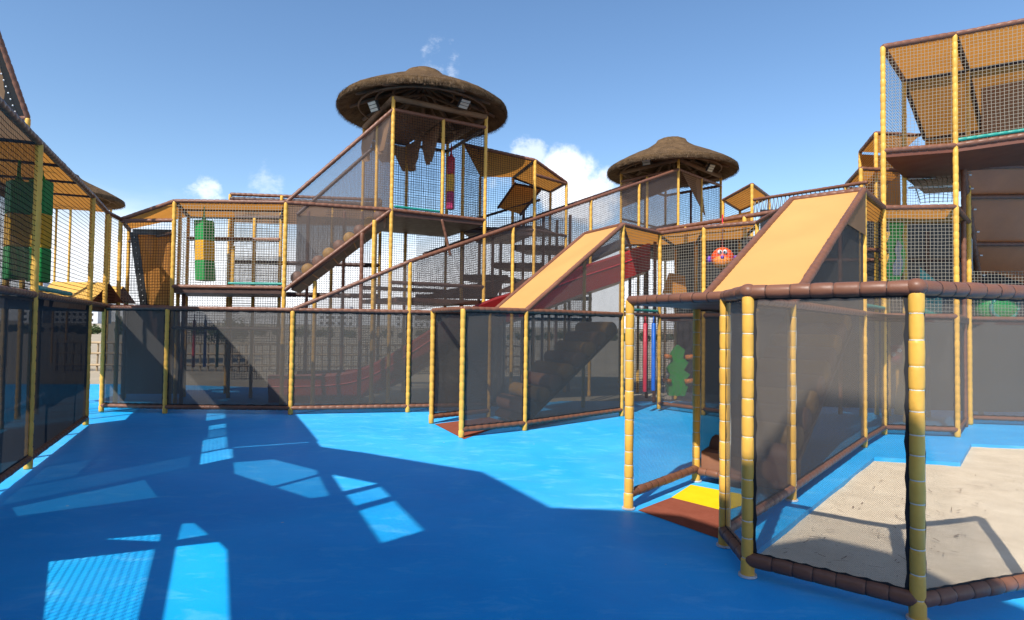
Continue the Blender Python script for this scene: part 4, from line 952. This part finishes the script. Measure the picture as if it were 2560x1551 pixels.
# brown stepped underside to the side of the tower
und = thing('chute_underside', 'dark red-brown panelled underside of a steep chute beside the tall tower', 'chute', xy(2480, 600, 10))
ua, ub, uw = at(2408, 418, 9.9), at(2450, 716, 11.2), Vector((2.2, -.25, 0))
rail(und, ua, ub, 'brown', .05); rail(und, ua + uw, ub + uw, 'brown', .05)
cuts = (0, .23, .62, 1.0)
for t in cuts: rail(und, lerp(ua, ub, t), lerp(ua, ub, t) + uw, 'brown', .04, 'cross_bar')
for t0_, t1_ in zip(cuts[:-1], cuts[1:]):
    a, b = lerp(ua, ub, t0_ + .01), lerp(ua, ub, t1_ - .01); bk = Vector((0, .04, .03))
    slab(und, 'underside_panel', [b + bk, b + uw + bk, a + uw + bk, a + bk], .02, 'underside')
    for t in (.25, .75): box(und, 'clip', lerp(a, b, t) + Vector((.07, -.035, 0)), (.045, .02, .022), 'steel')
for q in (ua, ub, ua + uw, ub + uw): post(und, (q.x, q.y), 0, q.z, 'brown')
sw = thing('side_panel', 'pale slanted side panel between the tower post and the brown underside', 'panel', xy(2435, 650, 10.2))
panel(sw, 'panel_sheet', (at(2418, 735, 10.3), at(2432, 735, 10.6), at(2432, 600, 10.6), at(2412, 560, 10.3)), 'grey_art', (3, 4))
rail(sw, at(2410, 672, 10.25), at(2440, 705, 10.5), 'brown', .03)

# ---------------------------------------------------------------- slide
def slide():
    th = thing('wavy_slide', 'long red wavy slide running down behind the grey mesh fence', 'slide', xy(1130, 850, 12))
    key = [(at(1625, 640, 13.0), 0), (at(1540, 672, 12.8), 0), (at(1440, 705, 12.6), 0), (at(1330, 748, 12.4), 0), (at(1215, 788, 12.2), 0), (at(1120, 832, 12.0), 0), (at(1040, 883, 11.9), 0), (at(950, 937, 11.8), 0), (at(870, 966, 11.8), 0), (at(760, 974, 11.8), 0), (at(672, 975, 11.8), 0)]
    P = [k for k, _ in key]; pts = []
    for i in range(len(P) - 1):
        p0, p1, p2, p3 = P[max(i - 1, 0)], P[i], P[i + 1], P[min(i + 2, len(P) - 1)]
        for s in range(5):
            t = s / 5; pts.append(.5 * ((2 * p1) + (p2 - p0) * t + (2 * p0 - 5 * p1 + 4 * p2 - p3) * t * t + (3 * p1 - p0 - 3 * p2 + p3) * t ** 3))
    pts.append(P[-1])
    prof = [(.0, -.30), (-.05, .24), (-.02, .29), (.06, .29), (.10, .0), (.36, -.02), (.40, .05), (.44, -.02), (.66, -.02), (.70, .05), (.74, -.02), (.98, 0), (1.02, .29), (1.10, .29), (1.05, -.30)]
    vs_, fs = [], []; n = len(prof)
    for i, p in enumerate(pts):
        for (w, h) in prof: vs_.append(p + Vector((.12 * w, w * 1.15, h + (.03 * math.sin(i * .9) if .1 < w < .92 else 0))))
    for i in range(len(pts) - 1):
        for k in range(n):
            k2 = (k + 1) % n; fs.append((i * n + k, i * n + k2, (i + 1) * n + k2, (i + 1) * n + k))
    fs.append(tuple(range(n))); fs.append(tuple(reversed(range((len(pts) - 1) * n, len(pts) * n))))
    sb_ = mesh('slide_bed', vs_, fs, 'slide_red', th, smooth=True); sb_.data.set_sharp_from_angle(angle=R(35))
    rp_ = [p + Vector((-.005, -.045, .06)) for p in pts]
    tube(th, 'seam', rp_, .014, 'crimson', 6)
    for x, d in ((1460, 12.9), (1250, 12.5), (1090, 12.2)):
        p = xy(x, 800, d); post(th, p, 0, 2.0 if x > 1400 else (1.4 if x > 1200 else .75), 'brown')
slide()

# ---------------------------------------------------------------- hanging bags, toys
def bag(label, x, y0, y1, d, half, cols, rotz, lean=0.0):
    top, bot = at(x, y0, d), at(x, y1, d); c = Vector((top.x, top.y, 0))
    th = thing('hanging_bag', label, 'punch bag', V(c, bot.z), 'hanging foam bags')
    n = len(cols); zs = [bot.z + (top.z - bot.z) * i / n for i in range(n + 1)]
    for i, m in enumerate(cols):
        vs_, fs = [], []
        for z, k in ((zs[i], .97), (zs[i] + .02, 1), (zs[i + 1] - .02, 1), (zs[i + 1], .97)):
            sh = lean * (z - top.z)
            for q in range(4):
                a = rotz + math.pi / 2 * q; vs_.append(c + Vector((math.cos(a) * half * k + sh, math.sin(a) * half * k, z)))
        for j in range(3):
            for q in range(4): fs.append((j * 4 + q, j * 4 + (q + 1) % 4, (j + 1) * 4 + (q + 1) % 4, (j + 1) * 4 + q))
        fs += [(3, 2, 1, 0), (12, 13, 14, 15)]
        o = mesh('foam_band', vs_, fs, m, th); bv = o.modifiers.new('b', 'BEVEL'); bv.width = .012; bv.segments = 2
    tube(th, 'strap', [V(c, top.z - .01), V(c, top.z + .08), V(c, top.z + .28)], [.05, .02, .012], cols[-1], 8)
    return th
bag('square green bag with one yellow band hanging in the netted bay', 510, 552, 703, 11.3, .178, ['green', 'bag_yellow', 'green'], .35, -.05)
bag('green and yellow bag half hidden behind the shaded yellow post', 104, 452, 706, 7.4, .13, ['green', 'bag_yellow', 'green'], .9)
bag('green and yellow bag at the edge, dimmed by the black netting', 47, 455, 700, 7.0, .14, ['green', 'bag_yellow', 'green'], .2)
bag('tall thin bag banded crimson, yellow and pink in the big tower', 1128, 393, 524, 12.9, .10, ['pink', 'bag_yellow', 'crimson'], .6)
def monkey():
    c = at(1806, 646, 10.92); th = thing('toy_ball', 'orange ball with googly eyes, smile and purple ears in the netting', 'toy', c)
    r = .198; f = (CAM - c).normalized(); s = Vector((0, 0, 1)).cross(f).normalized(); u = f.cross(s)
    ball(th, 'ball', c, r, 'orange_toy', 28, 18)
    ball(th, 'muzzle', c + f * .06 - u * .045, (r * .86, r * .80, r * .72), 'muzzle', 24, 14)
    for k in (-1, 1):
        e = c + f * (r * .88) + u * .115 + s * .045 * k; ball(th, 'eye', e, .04, 'white_paint', 14, 10); ball(th, 'pupil', e + f * .03 - s * .008 * k, .018, 'black', 10, 8)
        ball(th, 'ear', c + s * (r + .03) * k - u * .02, (.05, .05, .07), 'purple', 12, 8)
    ball(th, 'nose', c + f * (r + .01) + u * .02, .032, 'purple', 12, 8)
    pts = []
    for i in range(13):
        a = -1 + i / 6; d = (f * 1.0 + s * a * .5 - u * (.38 - .16 * a * a)).normalized(); pts.append(c + d * (r + .012))
    tube(th, 'mouth', pts, .008, 'black', 6)
    tube(th, 'strap', [c + Vector((0, 0, r * .9)), c + Vector((0, 0, r + .6))], .012, 'crimson', 6)
monkey()
def pole(label, x, y0, y1, d, m, r=.037):
    a, b = at(x, y1, d), at(x, y0, d); b.x, b.y = a.x, a.y
    th = thing('foam_pole', label, 'pole', a, 'hanging foam poles')
    tube(th, 'foam_sleeve', [a, a + Vector((0, 0, .01)), b - Vector((0, 0, .01)), b], [r * .9, r, r, r * .6], m, 14); tube(th, 'hook_cord', [b, b + Vector((0, 0, .12))], .01, m, 6)
pole('red foam pole hanging in the opening beside the blue pole', 1612, 808, 980, 11.0, 'pole_red'); pole('blue foam pole hanging in the opening beside the red pole', 1633, 808, 977, 11.0, 'pole_blue')
pole('dark red foam pole seen through the shaded part of the long fence', 483, 800, 918, 12.6, 'pole_red', .03); pole('blue foam pole seen through the shaded part of the long fence', 511, 800, 918, 12.6, 'pole_blue', .03); pole('green foam pole seen through the shaded part of the long fence', 542, 815, 918, 12.6, 'green', .03)
def cactus():
    b = at(1692, 990, 11.8); th = thing('climbing_tree', 'green foam tree with orange pegs behind the mesh', 'toy', b)
    z0, z1 = at(1690, 990, 11.8).z, at(1690, 862, 11.8).z
    pts = []; L = z1 - z0
    out = [(.16, 0), (.22, .18), (.14, .26), (.26, .42), (.14, .50), (.23, .66), (.12, .74), (.16, .90), (.02, 1)]
    lft = [(-.03, .95), (-.13, .8), (-.10, .66), (-.20, .52), (-.12, .40), (-.21, .2), (-.16, 0)]
    poly = [Vector((b.x + x, b.y, z0 + t * L)) for x, t in out + lft]; n = len(poly)
    vs_ = poly + [p + Vector((0, .1, 0)) for p in poly]
    mesh('foam_body', vs_, [tuple(range(n)), tuple(reversed(range(n, 2 * n)))] + [(i, i + n, (i + 1) % n + n, (i + 1) % n) for i in range(n)], 'leaf_art', th)
    for x, z in ((-.27, .28), (.30, .28), (-.25, .75), (.32, .75)): tube(th, 'peg', [Vector((b.x + x * .5, b.y - .02, z0 + z * L)), Vector((b.x + x, b.y - .05, z0 + z * L + .02))], .05, 'muzzle', 10)
cactus()
def mushroom():
    c = at(2252, 888, 11.3); th = thing('toy_mushroom', 'red mushroom with white spots behind the mesh near the sand', 'toy', V(c, 0))
    tube(th, 'stem', [V(c, 0), V(c, .6), V(c, c.z - .1)], [.12, .09, .1], 'yellow', 12)
    for k, (dx, r) in enumerate(((-.09, .26), (.33, .16))):
        q = c + Vector((dx, 0, -.03 * k)); cp = ball(th, 'cap', q, (r, r, r * .75), 'mushroom_red', 20, 12)
        for a, e_ in ((-1.9, .5), (-1.3, .2), (-1.0, .75), (-2.3, .1), (-.6, .2)):
            d = Vector((math.cos(a) * math.cos(e_), math.sin(a) * math.cos(e_), math.sin(e_) * .75)); ball(th, 'spot', q + d * r * .97, r * .16, 'white_paint', 10, 6)
mushroom()
def green_ball():
    c = at(2490, 770, 10.75); th = thing('toy_tunnel', 'round green tunnel end behind the upper rope netting', 'toy', c)
    ball(th, 'shell', c, (.36, .26, .30), 'green', 24, 14)
    pts = [c + Vector((.24 * math.cos(t * math.pi / 12), -.19, .20 * math.sin(t * math.pi / 12))) for t in range(25)]; tube(th, 'rim', pts, .035, 'teal', 8)
green_ball()
def leaf_art():
    b = at(2232, 705, 10.2); th = thing('leaf_board', 'painted jungle leaf board with grey shape inside the tower', 'panel', b)
    z0, z1 = b.z, at(2232, 545, 10.2).z; L = z1 - z0
    out = [(-.05, .0), (.10, .0), (.2, .2), (.22, .45), (.16, .7), (.2, .9), (.05, 1.0), (-.06, .92), (-.03, .75), (-.10, .6), (-.05, .4), (-.12, .2)]
    poly = [Vector((b.x + x, b.y, z0 + t * L)) for x, t in out]; n = len(poly); vs_ = poly + [p + Vector((.02, .05, 0)) for p in poly]
    mesh('board', vs_, [tuple(range(n)), tuple(reversed(range(n, 2 * n)))] + [(i, i + n, (i + 1) % n + n, (i + 1) % n) for i in range(n)], 'leaf_art', th)
    g = [(.0, .1), (.12, .1), (.17, .3), (.12, .45), (.16, .55), (.08, .66), (.02, .5), (.06, .38), (-.01, .25)]
    poly = [Vector((b.x + x, b.y - .02, z0 + t * L)) for x, t in g]; n = len(poly); vs_ = poly + [p + Vector((0, .018, 0)) for p in poly]
    mesh('grey_shape', vs_, [tuple(range(n)), tuple(reversed(range(n, 2 * n)))] + [(i, i + n, (i + 1) % n + n, (i + 1) % n) for i in range(n)], 'grey_art', th)
leaf_art()
def wedge(label, x0, x2, yb, yt, d):
    xl, xr = at(x0, yb, d).x, at(x2, yb, d).x; zb, zt = at(x2, yb, d).z, at(x2, yt, d + .4).z
    th = thing('foam_wedge', label, 'foam block', (xr, d, zb), 'foam ridge blocks')
    vs_ = [Vector((x, y, z)) for x in (xl, xr) for y, z in ((d, zb), (d + .4, zt), (d + .8, zb))]
    mesh('foam_block', vs_, [(0, 1, 2), (5, 4, 3), (0, 3, 4, 1), (1, 4, 5, 2), (0, 2, 5, 3)], None, th, mats=['wedge_yellow', 'brown_panel'], fmat=[1, 1, 0, 0, 0])
wedge('larger yellow ridge block lit by sun on the shaded bay deck', 85, 232, 752, 706, 10.25); wedge('smaller yellow ridge block with brown end beside the larger one', 200, 272, 756, 716, 10.9)
slab(corner, 'deck', [Vector((-9.0, 10.1, 1.86)), Vector((-7.2, 10.05, 1.86)), V(C0, 1.86), V(C1, 1.86), Vector((-9.4, 12.0, 1.86))], .09, 'dark_brown')

# ---------------------------------------------------------------- beyond: timber fence, trees, far town, twigs
wf = thing('timber_fence', 'weathered timber picket fence on the sand beyond the play area', 'fence', xy(500, 900, 22))
fa, fb = gp(140, 921), gp(1300, 925)
n = 62; rnd = random.Random(5)
pk, pf = tube_geo([Vector((0, 0, -.03)), Vector((0, 0, .86)), Vector((0, 0, .92))], [.032, .03, .012], 6)
pm = bpy.data.meshes.new('picket'); pm.from_pydata([tuple(v) for v in pk], [], pf); pm.materials.append(MATS['fence_wood'])
for i in range(n + 1):
    p = lerp(fa, fb, i / n); tall = i % 8 == 0
    o = bpy.data.objects.new('picket', pm); COL.link(o); o.parent = wf; o.location = V(p, -.07) - wf.location; o.scale = (1.6, 1.6, 1.12) if tall else (1, 1, rnd.uniform(.93, 1.04)); o.rotation_euler = (rnd.uniform(-.03, .03), rnd.uniform(-.03, .03), rnd.uniform(0, 3))
for z in (.12, .5, .85): tube(wf, 'fence_rail', [V(fa, z) - Vector((0, .05, 0)), V(fb, z) - Vector((0, .05, 0))], .035, 'fence_wood', 8)
def clump(rnd, vs_, fs, c, r, n, s):
    for _ in range(n):
        d = Vector((rnd.gauss(0, 1), rnd.gauss(0, 1), rnd.gauss(0, .7))); d = d.normalized() * r * rnd.uniform(.55, 1.0)
        p = c + d; u = Vector((rnd.gauss(0, 1), rnd.gauss(0, 1), rnd.gauss(0, 1))).normalized(); v = u.cross(Vector((rnd.gauss(0, 1), rnd.gauss(0, 1), rnd.gauss(0, 1)))).normalized()
        k = len(vs_); vs_.extend([p + u * s, p + v * s * .6, p - u * s, p - v * s * .6]); fs.append((k, k + 1, k + 2, k + 3))
vs_, fs = [], []; rnd = random.Random(12)
for i in range(150):
    x = -95 + i * 1.2; y = 78 + rnd.uniform(-6, 12); h = rnd.uniform(.35, .85)
    clump(rnd, vs_, fs, Vector((x, y, h * .6)), h, 110, .2)
tl = mesh('treeline', vs_, fs, 'foliage'); tag(tl, 'low dark line of far scrub trees on the horizon', 'trees', kind='stuff')
rnd = random.Random(3)
for i, (x, y, h) in enumerate(((-17.0, 27, 1.9), (-13.6, 29, 1.5))):
    t = thing('scrub_tree', ['leafy scrub tree seen through the gap beside the shaded frame', 'small scrub tree beyond the timber fence behind the shaded mesh'][i], 'tree', (x, y, 0), 'scrub trees beyond the fence')
    tube(t, 'trunk', [Vector((x, y, -.05)), Vector((x + .05, y, h * .5)), Vector((x, y, h * .8))], [.07, .05, .02], 'wood', 8)
    cv, cf = [], []
    for _ in range(9): clump(rnd, cv, cf, Vector((x + rnd.uniform(-.6, .6), y + rnd.uniform(-.5, .5), h * rnd.uniform(.5, 1))), rnd.uniform(.25, .5), 160, .06)
    mesh('crown', cv, cf, 'foliage', t)
for i, (x, w, h, lab) in enumerate(((-330, 14, 26, 'tallest pale tower block of the far town on the skyline'), (-300, 30, 15, 'broad pale block of the far town beside the tallest one'), (-120, 26, 12, 'low pale far block on the skyline behind the mesh fence'), (-60, 40, 9, 'long low pale far building behind the mesh fence'))):
    t = thing('far_building', lab, 'building', (x, 420, 0), 'far town buildings')
    box(t, 'wall', (x, 420, h / 2), (w, 14, h), 'city'); box(t, 'roof_block', (x + w * .1, 420, h + 1), (w * .4, 8, 2.2), 'city')
    for r_ in range(int(h // 4)):
        for c2 in range(int(w // 4)): box(t, 'window', (x - w / 2 + 2 + c2 * 4, 412.9, 2.2 + r_ * 4), (1.8, .3, 1.6), 'lamp_grey')
rnd = random.Random(8); vs_, fs = [], []
for _ in range(170):
    a, b = rnd.random(), rnd.random(); p = lerp(lerp(gp(1950, 1372), gp(2190, 1160), a), lerp(NN + Vector((.1, .3, 0)), gp(2590, 1180), a), b)
    d = Vector((rnd.gauss(0, 1), rnd.gauss(0, 1), rnd.uniform(-.05, .2))).normalized(); l = rnd.choice((.02, .03, .05, .09)); u = d.cross(Vector((0, 0, 1))).normalized() * rnd.uniform(.0015, .004)
    z = Vector((0, 0, -.026)); k = len(vs_); vs_.extend([p + z - u, p + z + u, p + z + u + d * l, p + z - u + d * l]); fs.append((k, k + 1, k + 2, k + 3))
tag(mesh('twig_litter', vs_, fs, 'wood'), 'scattered brown twigs and dry leaves on the sand', 'litter', kind='stuff')
